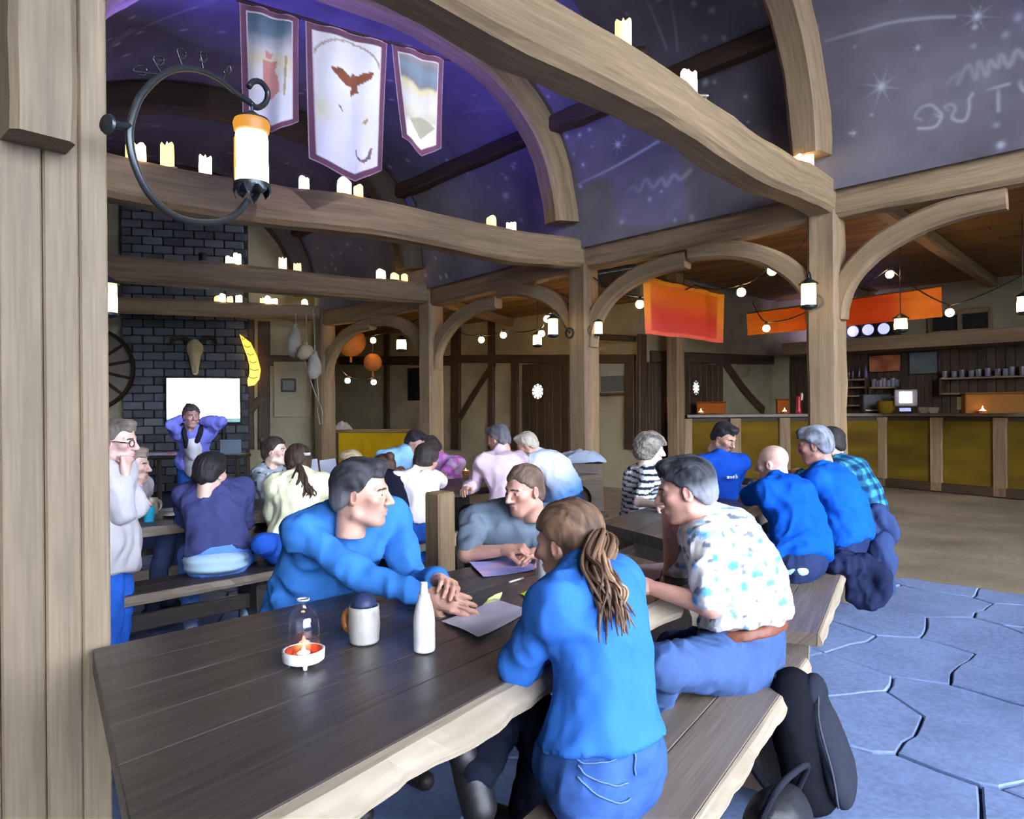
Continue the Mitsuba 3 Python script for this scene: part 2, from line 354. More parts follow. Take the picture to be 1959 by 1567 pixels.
# ------------------------------------------------------------------ posts, ties, plates, braces
def post(i, label):
    k = thing('timber_post', label, 'post', kind='structure'); p = POST[i]; z1 = ZTOP[i] - .02
    f = line(p, p + V(0, 0, z1), 14); s = .31
    sc = rsec(s, s, .035); m, uv = sweep(f, sc, CV, wob=.02, seed=i)
    put('shaft', m, 'timber', k, uv=uv + V(TONE[0] * 60 + 20, 0)); TONE[0] += 1
    m, uv = sweep(line(p, p + V(0, 0, .3), 4), rsec(s + .07, s + .07, .03), CV, wob=.01, seed=i)
    put('plinth', m, 'timber', k, uv=uv + V(TONE[0] * 60 + 20, 0))
    return k
PLAB = ['', 'massive grey brown timber post in front of the bar, carrying a wall candle', 'timber post behind the grey T-shirt man, below the long beam with pale light on its right face',
        'timber post behind the man in pale blue, at the middle of the hall', 'timber post beside the hanging ropes near the screen wall']
for i in (1, 2, 3, 4): post(i, PLAB[i])
TLAB = ['', 'huge foreground tie beam crossing the top of the photo', 'broad tie beam below the three pennants carrying several candles', 'second tie beam below the broad one, with small candles in pairs',
        'lowest farthest tie beam above the animal skull']
for i in (1, 2, 3, 4):
    k = thing('tie_beam', TLAB[i], 'beam', kind='structure')
    h = [0, .37, .38, .34, .26][i]; s1 = WID[i] + (.0 if i == 1 else .3)
    pth = np.array([tie_pt(i, s, ZTOP[i] - h / 2 + .03 * math.sin(s * 1.9 + i) * (i < 3)) for s in np.linspace(-.1, s1 - .1, 26)])
    timber('timber', pth, .30, h, 'timber', k, ch=.045, wob=.05, seed=20 + i)
for i in (0, 1, 2, 3):
    k = thing('wall_plate', ['long side beam above the bar arch at the right edge of the photo', 'side beam between the two nearest posts, above the orange banner', 'side beam between the middle posts, over the doors', 'dark side beam over the round lanterns'][i], 'beam', kind='structure')
    a, b = POST[i], POST[i + 1]; zz = [ZTOP[i], ZTOP[i + 1]]
    pth = line(a + V(0, 0, zz[0] - .2), b + V(0, 0, zz[1] - .2), 18)
    timber('timber', pth, .26, .36, 'timber', k, ch=.04, wob=.04, seed=30 + i)
for i in (0, 1, 2, 3):
    a, b = POST[i], POST[i + 1]; ln = np.linalg.norm(b - a); d = (b - a) / ln
    for e, (p, dd, zt) in enumerate(((a, d, ZTOP[i]), (b, -d, ZTOP[i + 1]))):
        if i == 0 and e == 0: continue
        k = thing('arch_brace', None, 'brace', 'curved arch braces of the arcade', kind='structure')
        labels[k]['label'] = ['curved brace right of the post before the bar', 'curved brace left of the post before the bar', 'curved brace right of the middle post near the orange banner', 'curved brace left of the post behind the grey T-shirt man',
                              'curved brace right of the slender post over the half timbered wall', 'curved brace left of the slender post by the round lanterns', 'curved brace beside the hanging ropes'][(i * 2 + e) - 1]
        zb = zt - .40; th = np.linspace(0, math.pi / 2, 16)
        rx, rz = ln / 2 - .12, 1.0
        pth = np.array([p + dd * (.10 + rx * (1 - math.cos(t) ** .9)) + V(0, 0, zb - rz + (rz - .06) * math.sin(t) ** .95) for t in th])
        timber('timber', pth, .17, .2, 'timber', k, ups=np.array([V(0, 0, 1) * math.sin(t) - dd * math.cos(t) for t in th]), ch=.03, wob=.02, seed=40 + i * 2 + e)

# ------------------------------------------------------------------ vault with its painted night sky, ribs, purlins
def vz(x, a=.941, b=2.55, n=2.4): return b * np.power(np.maximum(1 - np.abs(x / a) ** n, 0), 1 / n)
def vault_pt(i, u, v):
    """Bay i (between trusses i and i+1), u along it, v across from the right springing (0) to the left (1)."""
    th = v * np.pi; x = .941 * -np.cos(th)
    x = np.sign(x) * np.abs(x / .941) ** .75 * .941
    def rim(j):
        s = (x + 1) * WID[j] / 2
        return POST[j][None] + DIR[j][None] * s[:, None] + np.stack([0 * s, 0 * s, ZTOP[j] - .12 + vz(x)], 1)
    return rim(i) * (1 - u)[:, None] + rim(i + 1) * u[:, None]
TRAILS = [([(3.055, 6.799, 5.025), (3.241, 6.64, 5.012), (3.467, 6.445, 4.998), (3.684, 6.282, 4.951), (3.884, 6.143, 4.887)], 0.014, 0.55), ([(3.798, 6.503, 4.135), (3.756, 6.536, 4.178), (3.789, 6.492, 4.243), (3.848, 6.438, 4.244), (3.893, 6.408, 4.18), (3.916, 6.394, 4.136), (3.901, 6.418, 4.068), (3.863, 6.455, 4.044), (3.783, 6.527, 4.067)], 0.013, 0.6), ([(3.875, 6.429, 4.158), (3.896, 6.412, 4.136), (3.917, 6.396, 4.114)], 0.013, 0.5), ([(3.953, 6.356, 4.159), (3.93, 6.37, 4.202), (3.97, 6.333, 4.203), (3.993, 6.32, 4.159), (3.978, 6.343, 4.092), (4.019, 6.31, 4.046), (4.058, 6.274, 4.047), (4.073, 6.249, 4.138), (4.068, 6.243, 4.204), (4.083, 6.22, 4.247)], 0.013, 0.55), ([(4.162, 6.147, 4.248), (4.221, 6.092, 4.249), (4.279, 6.038, 4.249)], 0.012, 0.5), ([(4.221, 6.092, 4.249), (4.226, 6.099, 4.184), (4.235, 6.11, 4.049)], 0.014, 0.5), ([(4.338, 5.983, 4.25), (4.342, 5.988, 4.207), (4.387, 5.96, 4.12)], 0.016, 0.5), ([(3.93, 6.327, 4.389), (3.963, 6.284, 4.43), (4.003, 6.247, 4.43), (3.991, 6.275, 4.37), (4.033, 6.2, 4.489), (4.089, 6.184, 4.371), (4.092, 6.145, 4.49), (4.148, 6.13, 4.372), (4.154, 6.094, 4.471), (4.202, 6.069, 4.413), (4.21, 6.036, 4.492), (4.264, 6.017, 4.394), (4.289, 5.963, 4.493), (4.337, 5.938, 4.434)], 0.022, 0.35), ([(0.867, 9.166, 4.41), (1.319, 8.713, 4.501), (1.741, 8.267, 4.626)], 0.016, 0.5), ([(2.064, 7.612, 5.14), (2.321, 7.368, 5.148), (2.537, 7.161, 5.155)], 0.014, 0.4), ([(1.43, 7.318, 5.739), (1.575, 7.491, 5.582), (1.711, 7.655, 5.392)], 0.014, 0.35), ([(1.652, 7.219, 5.69), (1.75, 7.426, 5.525), (1.819, 7.605, 5.353)], 0.014, 0.35), ([(1.432, 8.703, 4.162), (1.505, 8.626, 4.207), (1.571, 8.577, 4.145), (1.636, 8.493, 4.253), (1.707, 8.449, 4.149), (1.797, 8.352, 4.216), (1.845, 8.323, 4.132), (1.914, 8.242, 4.219), (1.979, 8.193, 4.157), (2.07, 8.096, 4.224)], 0.03, 0.3), ([(-1.818, 11.3, 4.989), (-1.423, 10.932, 4.999), (-1.171, 10.782, 4.905)], 0.016, 0.35), ([(-4.428, 7.994, 5.746), (-3.947, 7.921, 5.887), (-3.17, 7.737, 6.03)], 0.016, 0.25), ([(-0.67, 9.591, 5.536), (-0.236, 9.307, 5.476), (0.175, 9.112, 5.354)], 0.012, 0.3), ]
STARS = [((4.018, 6.051, 4.837), 0.03), ((3.515, 6.666, 4.521), 0.04), ((3.704, 6.391, 4.745), 0.016), ((3.364, 6.899, 4.173), 0.016), ((0.75, 8.805, 5.162), 0.018), ((0.99, 8.755, 4.966), 0.018), ((0.879, 8.872, 4.946), 0.018), ((0.727, 8.992, 4.974), 0.018), ((0.935, 9.018, 4.62), 0.018), ((0.4, 8.946, 5.325), 0.018), ((2.502, 7.472, 4.792), 0.018), ((1.32, 8.609, 4.721), 0.03), ((2.537, 7.161, 5.155), 0.03), ((-0.06, 9.984, 4.526), 0.035), ((-1.877, 8.124, 6.118), 0.02), ((0.4, 8.946, 5.325), 0.018)]
def paint_sky(p, i):
    n1 = meshkit.fbm(p * 1.1, 4, 3); n2 = meshkit.fbm(p * 3.1 + 9, 3, 8)
    base = lin(66, 62, 67)[None] * (1 - n1)[:, None] + lin(142, 135, 142)[None] * n1[:, None]
    base = base * (.8 + .4 * n2)[:, None]
    g = np.zeros(len(p))
    sm = np.random.default_rng(i + 60)
    tree = cKDTree(p)
    for k in sm.integers(0, len(p), 60):
        r = sm.uniform(.012, .035); idx = tree.query_ball_point(p[k], r * 3)
        g[idx] = np.maximum(g[idx], sm.uniform(.3, .8) * np.exp(-(np.linalg.norm(p[idx] - p[k], axis=1) / r) ** 2))
    for c, r in STARS:
        c = np.array(c); idx = np.array(tree.query_ball_point(c, r * 9), int)
        if not len(idx): continue
        d = p[idx] - c; rr = np.linalg.norm(d, axis=1)
        a1 = unit(np.cross([0, 0, 1], LV + CV * .001)); e1 = unit(LV); e2 = unit(p[idx].mean(0) - c + V(.001, 0, 1)); 
        x, y = d @ e1, rr * np.sign(d[:, 2]); y = np.sqrt(np.maximum(rr**2 - x**2, 0)) * np.sign(d[:, 2])
        gg = np.exp(-(rr / r) ** 2)
        for t in (.4, 1.2, 1.97, 2.75):
            al, ac = x * np.cos(t) + y * np.sin(t), -x * np.sin(t) + y * np.cos(t)
            gg = np.maximum(gg, .75 * np.exp(-np.abs(al) / (r * 2.2)) * np.exp(-(ac / (r * .28 * np.maximum(1 - np.abs(al) / (r * 8), .15))) ** 2))
        g[idx] = np.maximum(g[idx], gg)
    for poly, w, s in TRAILS:
        poly = catmull(poly, 10); poly = np.vstack([line(a, b, 8) for a, b in zip(poly[:-1], poly[1:])]); dd, k = cKDTree(poly).query(p, distance_upper_bound=w * 4); ok = np.isfinite(dd)
        f = np.zeros(len(p)); tt = np.clip(k[ok] / len(poly), 0, 1); f[ok] = s * np.exp(-(dd[ok] / w) ** 2) * np.clip(.35 + tt, 0, 1)
        g = np.maximum(g, f)
    return base + np.clip(g, 0, 1)[:, None] * (lin(214, 218, 222)[None] * .8 - base)
kv = thing('ceiling', 'barrel vault painted as a night sky with stars and lettering', None, None, 'structure')
for i in range(4):
    for half, (v0, v1, nu, nv) in enumerate(((0, .5, 210 if i < 2 else 70, 340 if i < 2 else 110), (.5, 1, 60, 90))):
        u, v = np.meshgrid(np.linspace(0, 1, nu), np.linspace(v0, v1, nv), indexing='ij')
        p = vault_pt(i, u.ravel(), v.ravel())
        a, b = np.meshgrid(np.arange(nu - 1), np.arange(nv - 1), indexing='ij'); q = a * nv + b
        q = np.stack([q, q + 1, q + nv + 1, q + nv], -1).reshape(-1, 4)
        put('vault_panel', trimesh.Trimesh(p, np.vstack([q[:, [0, 1, 2]], q[:, [0, 2, 3]]]), process=False), 'vcol', kv, smooth=True, color=paint_sky(p, i * 2 + half))
for i in (1, 2, 3, 4):
    k = thing('vault_rib', ['', 'curved roof rib rising from the post before the bar', 'great arched rib framing the three pennants', 'dark arched rib behind the candles', 'farthest dark rib above the end wall'][i], 'rib', kind='structure')
    th = np.linspace(.03, .97, 60) * np.pi; x = .941 * -np.cos(th); x = np.sign(x) * np.abs(x / .941) ** .75 * .941
    s = (x + 1) * WID[i] / 2; z = ZTOP[i] - .12 + vz(x)
    pth = POST[i][None] + DIR[i][None] * s[:, None] + np.stack([0 * s, 0 * s, z], 1)
    t = unit_rows(np.gradient(pth, axis=0)); n = np.cross(t, np.cross([0, 0, 1], DIR[i])); n = n * np.sign(n[30] @ V(0, 0, -1))
    timber('timber', pth + n * .17, .3, .40, 'timber_dark' if i > 2 else 'timber', k, ups=n, ch=.04, wob=.03, seed=50 + i)
for v in (.198, .802):
    for i in (1, 2, 3):
        k = thing('purlin', 'dark timber running along the painted vault', 'beam', 'purlins of the vault', kind='structure')
        u = np.linspace(0, 1, 14); p = vault_pt(i, u, np.full(14, v))
        timber('timber', p - V(0, 0, .06), .2, .2, 'timber_dark', k, ch=.03, wob=.03, seed=60 + i)

# ------------------------------------------------------------------ foreground post
FPC = V(-1.31, 2.3, 0); FX = -CV; FY = LV                       # nearest right corner of its wide face
kf = thing('foreground_post', 'huge pale plank-clad timber post filling the left edge', 'post', kind='structure')
def fmat(a, d, z): return frame(FPC + FX * a + FY * d + V(0, 0, z), V(0, 0, 1), LV)   # local x up, y = ?, z = LV
xs = [0, .085, .185, .30, .46]
for a, b in zip(xs[:-1], xs[1:]):
    bm = box(4.0, b - a - .003, .05, .006); m = fmat((a + b) / 2, .02 if a else .025, 2.0)
    wood('plank', bm, m, 'timber_pale', kf)
wood('core', box(4.0, .44, .4, .02), fmat(.232, .25, 2.0), 'timber_pale', kf)
pj = line(FPC + FX * .205 + FY * -.06 + V(0, 0, 2.31), FPC + FX * .205 + FY * -.06 + V(0, 0, 3.5), 14)
timber('bracket_block', pj, .17, .16, 'timber_pale', kf, ups=LV, ch=.02, wob=.02, seed=3)

# ------------------------------------------------------------------ aisle ceiling planks, joists
kc = thing('ceiling_aisle', 'warm brown plank ceiling over the bar', None, None, 'structure')
put('deck', slab_lc(-3.2, 20, 7.62, 17.2, 4.12, 4.2), 'timber_dark', kc)
for j, c in enumerate(np.arange(7.78, 17.1, .30)):
    for l0, l1 in ((-3.1, 1.9 + (j % 3) * .8), (1.9 + (j % 3) * .8, 7.0)):
        wood('plank', box(l1 - l0 - .01, .288, .03, .008), frame(lc((l0 + l1) / 2, c, 4.09), LV), 'ceiling_wood', kc)
for j, c in enumerate(np.arange(7.8, 11.3, .3)):
    z = 3.92 - .12 * (c - 7.5)
    wood('plank', box(11, .285, .03, .008), frame(lc(7.2 + 5.5, c, z), LV, V(0, 0, 1) + CV * .12), 'ceiling_wood', kc)
for l in (.2, 2.6, 5.0):
    k = thing('joist', 'timber joist under the plank ceiling over the bar', 'beam', 'joists over the bar', kind='structure')
    timber('timber', line(lc(l, 7.6, 3.98), lc(l, 17, 3.98), 10), .2, .2, 'timber', k, wob=.02)
for l in (8.2, 10.4):
    k = thing('joist', 'timber joist under the sloping aisle ceiling', 'beam', 'joists over the side aisle', kind='structure')
    timber('timber', line(lc(l, 7.6, 3.80), lc(l, 11.2, 3.38), 10), .18, .18, 'timber', k, wob=.02)

# ------------------------------------------------------------------ half timbered walls
def wallbox(p0, p1, z0, z1, th=.12):
    p0, p1 = flat(p0, 0), flat(p1, 0); b = trimesh.creation.box([np.linalg.norm(p1 - p0), th, z1 - z0]); return xf(b, frame((p0 + p1) / 2 + V(0, 0, (z0 + z1) / 2), p1 - p0))
WA0, WA1 = lc(7.2, 11.2), lc(19, 11.2)
struct('wall_aisle', wallbox(WA0, WA1, 0, 4.1), 'plaster', 'half timbered plaster wall behind the middle posts')
WR0, WR1 = lc(7.2, 11.15), lc(7.2, 17.2)
struct('wall_return', wallbox(WR0, WR1, 0, 4.1), 'plaster', 'half timbered wall left of the bar')
WB0, WB1 = lc(7.2, 17.1), lc(-6.1, 17.1)
struct('wall_bar', wallbox(WB0, WB1, 0, 4.1), 'plaster', 'plaster wall behind the bar')
def on_wall(px, py, w0, w1, off=.0):
    """The point of a wall's face seen at a pixel."""
    d = unit(flat(w1, 0) - flat(w0, 0)); n = V(-d[1], d[0], 0)
    if n @ (CAM - w0) < 0: n = -n
    r = ray(px, py); t = (n @ (flat(w0, 0) + n * (.06 + off) - CAM * V(1, 1, 0))) / (n @ r); return CAM + r * t
def wall_strip(parent, w0, w1, q0, q1, width, th=.07, mat='timber_dark', curve=0.0):
    a, b = on_wall(*q0, w0, w1, th / 2 - .01), on_wall(*q1, w0, w1, th / 2 - .01)
    d = unit(flat(w1, 0) - flat(w0, 0)); n = V(-d[1], d[0], 0); t = unit(b - a)
    mid = (a + b) / 2 + np.cross(n, t) * curve
    timber('timber', bez(a, mid, b, n=10), th, width, mat, parent, ups=np.cross(t, n), ch=.015, wob=.012)
for q0, q1, w, cv in (((872, 860), (872, 610), .3, 0), ((940, 860), (940, 612), .18, 0), ((870, 687), (1110, 687), .17, 0), ((880, 800), (945, 695), .13, .05), ((985, 860), (985, 690), .2, 0),
                      ((1110, 860), (1110, 612), .25, 0), ((740, 862), (740, 640), .2, 0), ((650, 690), (870, 690), .22, 0), ((1205, 860), (1205, 690), .22, 0), ((1100, 687), (1215, 687), .17, 0)):
    wall_strip('wall_aisle', WA0, WA1, q0, q1, w, curve=cv)
for q0, q1, w, cv in (((1245, 682), (1500, 690), .22, 0), ((1376, 780), (1376, 690), .24, 0), ((1385, 690), (1460, 785), .2, .15), ((1503, 790), (1503, 600), .26, 0), ((1228, 860), (1228, 640), .24, 0), ((1285, 860), (1285, 690), .2, 0)):
    wall_strip('wall_return', WR0, WR1, q0, q1, w, curve=cv)
def door(n, w0, w1, x0, x1, y0, yb, label, wx, wy, wr, bright, slits=True):
    k = thing(f'door_{n}', label, 'door', kind='structure')
    a, b = on_wall(x0, y0, w0, w1), on_wall(x1, y0, w0, w1); d = unit(flat(b - a, 0)); L = np.linalg.norm(flat(b - a, 0)); h = a[2] - .02
    nn = V(-d[1], d[0], 0); nn = nn * np.sign(nn @ (CAM - a)); np_ = 6
    for j in range(np_):
        c = flat(a, 0) + d * (L * (j + .5) / np_) + nn * .03 + V(0, 0, h / 2 + .01)
        wood('plank', box(h, L / np_ - .006, .05, .008), frame(c, V(0, 0, 1), nn), 'timber_dark', k)
    for s in (-.5, L + .5):
        pass
    if wr:
        c = on_wall(wx, wy, w0, w1, .05); m = np.eye(4); m[:3, 2] = nn; m[:3, 0] = d; m[:3, 1] = np.cross(nn, d); m[:3, 3] = c
        disc = trimesh.creation.cylinder(wr, .02, sections=28)
        put('round_window', xf(disc, m), 'glow_base', k, emit=bright)
        ring = lathe([(wr, -.02), (wr + .05, -.02), (wr + .05, .03), (wr, .03), (wr, -.02)], 28); put('window_ring', xf(ring, m), 'timber_dark', k + '__round_window')
        for t in range(10):
            an = t * math.pi / 5; put('window_bar', xf(box(wr * .36, .02, .03), m @ trimesh.transformations.rotation_matrix(an, [0, 0, 1]) @ tr(wr * .86, 0, .015)), 'timber_dark', k + '__round_window')
    return k
door(1, WA0, WA1, 1001, 1092, 697, 860, 'dark plank door with a bright round window, left of the post', 1030, 749, .155, (3.2, 3.3, 3.4))
door(2, WR0, WR1, 1303, 1368, 692, 860, 'dark plank door with a round frosted window above the bar counter', 1330, 742, .15, (.42, .45, .46))
door(3, WR0, WR1, 1236, 1278, 692, 860, 'plain plank door beside the slim post', 0, 0, 0, None)

# ------------------------------------------------------------------ end wall with stone chimney
struct('wall_back', slab_lc(18.8, 19, -8, 17.2, 0, 7.2), 'plaster')
WE0, WE1 = V(-3.4, 14.4, 0) - V(.966, .259, 0) * .25, V(-3.4, 14.4, 0) - V(.966, .259, 0) * 9
struct('wall_end', wallbox(WE0, WE1, 0, 7.1), 'plaster', 'end wall behind the screen')
a, b = on_wall(236, 700, WE0, WE1, .06), on_wall(476, 700, WE0, WE1, .06)
d = unit(flat(b - a, 0)); n = V(-d[1], d[0], 0); n = n * np.sign(n @ (CAM - a)); L = np.linalg.norm(flat(b - a, 0))
kb = thing('chimney_breast', 'dark blue grey stone chimney behind the bright screen', None, None, 'structure')
put('core', xf(trimesh.creation.box([L, .1, 7]), frame((flat(a, 0) + flat(b, 0)) / 2 + V(0, 0, 3.5), d)), 'black', kb)
nb = 0
for r in range(40):
    z = .08 + r * .155
    if z > 6.0: break
    for j in range(8):
        if nb >= 299: break
        x0 = (j - (r % 2) * .5) * .36; x1 = x0 + .35; x0, x1 = max(x0, 0), min(x1, L)
        if x1 - x0 < .08: continue
        c = flat(a, 0) + d * ((x0 + x1) / 2) + n * (.07 + random.uniform(0, .025)) + V(0, 0, z)
        wood('stone', box(x1 - x0 - .015, .09, .142, .015), frame(c, d), 'wall_stone', kb, tone=random.randint(0, 95)); nb += 1
for q0, q1, w, cv in (((462, 640), (530, 800), .0, 0),):
    pass
wall_strip('wall_end', WE0, WE1, (505, 860), (505, 615), .22)
wall_strip('wall_end', WE0, WE1, (612, 860), (612, 615), .2)
wall_strip('wall_end', WE0, WE1, (455, 850), (505, 760), .16, curve=.25)
wall_strip('wall_end', WE0, WE1, (500, 690), (612, 690), .2)
wall_strip('wall_end', WE0, WE1, (478, 860), (478, 612), .16)
kp = thing('wall_panel', 'pale panel board between the ropes and the screen wall', None, None, 'structure')
c0, c1 = on_wall(524, 745, WE0, WE1, .05), on_wall(596, 745, WE0, WE1, .05)
put('board', xf(box(np.linalg.norm(c1 - c0), .04, 1.1), frame((c0 + c1) / 2, flat(c1 - c0, 0))), 'plaster', kp)
# ------------------------------------------------------------------ tables and benches
def rail(p, q, s): return p * (1 - s) + q * s
def wavy(a, b, n, amp, seed):
    t = np.linspace(0, 1, n)[:, None]; p = a * (1 - t) + b * t; d = unit(b - a); nn = V(d[1], -d[0])
    return p + nn * ((meshkit.fbm(np.column_stack([t[:, 0] * 9, t[:, 0] * 0 + seed, t[:, 0] * 0]), 3) - .5) * 2 * amp)[:, None]
def slab_top(key, FL, BL, BR, FR, z, th, n, mat, edge=.035, live=(True, True), seed=0, edge_mat='edge_wood'):
    """Planks laid along the long side, the outer ones with a live edge."""
    FL, BL, BR, FR = [np.asarray(q, float)[:2] for q in (FL, BL, BR, FR)]
    d = unit(FR - FL); tone0 = TONE[0]; TONE[0] += 2
    if edge_mat is None: edge_mat = mat
    for i in range(n):
        s0, s1 = i / n, (i + 1) / n; g = .0015
        pts = [rail(FL, BL, s0) , rail(FR, BR, s0), rail(FR, BR, s1), rail(FL, BL, s1)]
        pg = sg.Polygon(pts).buffer(-g, join_style=2)
        q = np.array(pg.exterior.coords)[:-1]
        if sg.Polygon(q).exterior.is_ccw is False: q = q[::-1]
        m = poly_slab(q, z - th, z + random.uniform(-.001, .001), .0025)
        rel = m.vertices[:, :2] - FL
        uv = np.stack([rel @ d + ((tone0 * 7 + i * 13) % 97) * 60 + 20, rel @ V(-d[1], d[0]) + m.vertices[:, 2]], 1)
        put('plank', m, mat, key, uv=uv)
    for side, (a, b) in enumerate(((FL, FR), (BR, BL))):
        if not live[side]: continue
        dd = unit(b - a); nn = V(dd[1], -dd[0]); k = 60
        t = np.linspace(0, 1, k); o = meshkit.fbm(np.column_stack([t * 7, t * 0 + seed + side * 5, t * 0]), 3); o2 = meshkit.fbm(np.column_stack([t * 16, t * 0 + seed + side * 5 + 2, t * 0]), 3)
        base = a + (b - a) * t[:, None]; w0 = edge * (.55 + .9 * o); w1 = edge * (1.1 + 1.3 * o2)
        rows = [np.column_stack([base + nn * 0.001, np.full(k, z - .001)]), np.column_stack([base + nn * w0[:, None] * .6, np.full(k, z - .004)]), np.column_stack([base + nn * w1[:, None], z - th * (.45 + .25 * o)]),
                np.column_stack([base + nn * (w1 * .9)[:, None], np.full(k, z - th * .9)]), np.column_stack([base + nn * .001, np.full(k, z - th)])]
        r = np.array(rows).transpose(1, 0, 2); m5 = 5
        i, j = np.meshgrid(np.arange(k - 1), np.arange(m5), indexing='ij'); q0 = i * m5 + j; q1 = i * m5 + (j + 1) % m5
        q = np.stack([q0, q1, q1 + m5, q0 + m5], -1).reshape(-1, 4); f = np.vstack([q[:, [0, 1, 2]], q[:, [0, 2, 3]]])
        for e in (0, k - 1):
            ff = np.array([[0, 1, 2], [0, 2, 3], [0, 3, 4]]) + e * m5; f = np.vstack([f, ff if e else ff[:, ::-1]])
        m = trimesh.Trimesh(r.reshape(-1, 3), f, process=False)
        if m.volume < 0: m.faces = m.faces[:, ::-1]
        L = np.linalg.norm(b - a)
        uv = np.stack([np.repeat(t * L, m5) + ((tone0 + side * 3) % 97) * 60 + 20, np.tile(np.arange(m5) * .03, k)], 1)
        put('live_edge', m, edge_mat, key, uv=uv, smooth=False, label='pale wavy bark edge')
def leg_slab(key, c, across, w, z, th, mat, seed, name='leg', splay=0.08):
    """A wavy slab standing under a table or bench: c its foot centre, across its wide direction."""
    a = unit(V(*np.asarray(across)[:2], 0)); n = 12; zz = np.linspace(0, z, n); rg = np.random.default_rng(seed)
    wl = w / 2 * (1 + splay * 3 * (1 - zz / z) ** 1.5) + (meshkit.noise(np.column_stack([zz * 9, zz * 0 + seed, zz * 0])) - .5) * .07
    wr = w / 2 * (1 + splay * 3 * (1 - zz / z) ** 1.5) + (meshkit.noise(np.column_stack([zz * 9, zz * 0 + seed + 7, zz * 0])) - .5) * .07
    nn = V(-a[1], a[0], 0); g = np.stack([V(c[0], c[1], 0) + V(0, 0, 1) * zz[:, None] - a * wl[:, None], V(c[0], c[1], 0) + V(0, 0, 1) * zz[:, None] - a * wl[:, None] * .3, V(c[0], c[1], 0) + V(0, 0, 1) * zz[:, None] + a * wr[:, None] * .3, V(c[0], c[1], 0) + V(0, 0, 1) * zz[:, None] + a * wr[:, None]], 1)
    m = ribbon(g, th); TONE[0] += 1
    uv = np.stack([m.vertices[:, 2] + (TONE[0] % 97) * 60 + 20, m.vertices @ a + m.vertices @ nn], 1)
    put(name, m, mat, key, uv=uv)
def table(label, FL, BL, BR, FR, n=6, legs=(.18, .82), seed=0, **kw):
    k = thing('trestle_table', label, 'table')
    slab_top(k, FL, BL, BR, FR, .75, .07, n, 'table_wood', seed=seed, **kw)
    FL, BL, BR, FR = [np.asarray(q, float)[:2] for q in (FL, BL, BR, FR)]; cs = []
    for s in legs:
        a, b = rail(FL, FR, s), rail(BL, BR, s); c = (a + b) / 2; cs.append(c)
        leg_slab(k, c, b - a, np.linalg.norm(b - a) * .55, .678, .07, 'bench_wood', seed + int(s * 10))
    m, f = stick(V(*cs[0], .32), V(*cs[1], .32), .05, .12); wood('stretcher', m, f, 'bench_wood', k)
    return k
def bench(label, p0, p1, w, side, n=2, z=.45, legs=(.14, .86), seed=0, mat='bench_wood', rail_z=None, edge_mat='bench_wood'):
    """p0 -> p1 the outer edge, side the direction of the width."""
    k = thing('plank_bench', label, 'bench')
    p0, p1 = np.asarray(p0, float)[:2], np.asarray(p1, float)[:2]; d = unit(p1 - p0); s = V(-d[1], d[0]); s = s * np.sign(s @ np.asarray(side)[:2])
    if s @ V(-d[1], d[0]) > 0: slab_top(k, p0, p0 + s * w, p1 + s * w, p1, z, .06, n, mat, seed=seed, edge=.016, live=(True, False), edge_mat=edge_mat)
    else: slab_top(k, p1, p1 + s * w, p0 + s * w, p0, z, .06, n, mat, seed=seed, edge=.016, live=(True, False), edge_mat=edge_mat)
    L = np.linalg.norm(p1 - p0)
    for t in legs:
        c = p0 + d * L * t + s * w / 2; leg_slab(k, c, s, w * .8, z - .062, .07, mat, seed + int(t * 10))
    a, b = p0 + d * L * legs[0] + s * w / 2, p0 + d * L * legs[1] + s * w / 2
    m, f = stick(V(*a, rail_z or .2), V(*b, rail_z or .2), .045, .1); wood('stretcher', m, f, mat, k)
    return k
T1 = [V(-.60, 1.13), V(-1.34, 2.24), V(.40, 3.98), V(.85, 3.17)]
table('large dark foreground table with a pale wavy edge, holding the white bottle', *T1, n=6, legs=(.2, .8), seed=3, edge=.045, live=(True, False))
T1b = [V(.98, 3.80), V(.56, 4.66), V(1.55, 6.15), V(2.02, 5.36)]
table('grey topped table under the striped woman\'s elbow', *T1b, n=5, seed=5, edge=.012, live=(True, False), edge_mat='bench_wood')
def along(c0, x0, x1, w): return [V(x0, x0 + c0), V(x0 - w * .707, x0 + c0 + w * .707), V(x1 - w * .707, x1 + c0 + w * .707), V(x1, x1 + c0)]
T2 = along(7.05, -2.9, -.95, .85); table('dark table behind the man in the navy hoodie', *T2, n=4, seed=7, edge=.015, edge_mat='bench_wood', live=(True, False))
T2b = along(7.15, -.62, 1.0, .85); table('table with a burning tealight between the man in pale blue and the man in pink', *T2b, n=4, seed=9, edge=.015, edge_mat='bench_wood', live=(True, False))
bench('near bench carrying the woman in the blue sweater and the man in the floral shirt', V(.12, 1.30), V(1.22, 2.955), .37, V(-1, .5), seed=11, edge_mat='edge_wood')
bench('bench carrying the two men in bright blue sweaters', V(1.40, 3.26), V(2.72, 5.62), .39, V(-1, .5), seed=13, legs=(.07, .9), edge_mat='edge_wood')
bench('bench behind the large foreground table, under the man in the blue shirt', V(-1.52, 2.28), V(.36, 4.14), .36, V(-1, 1), seed=15)
bench('bench carrying the man in the navy hoodie', V(-2.75, 3.48), V(-1.44, 4.81), .36, V(-1, 1), seed=17, mat='table_wood', rail_z=.24)
bench('bench carrying the woman in dark clothes and the one in a white top', V(-1.25, 5.02), V(-.30, 5.96), .36, V(-1, 1), seed=19, mat='table_wood')
bench('bench carrying the man in pink', V(-.2, 6.08), V(.95, 7.2), .36, V(-1, 1), seed=21, mat='table_wood')
bench('far bench behind the table of the navy hoodie man', V(-3.55, 4.78), V(-1.2, 7.12), .36, V(-1, 1), seed=23, mat='table_wood')
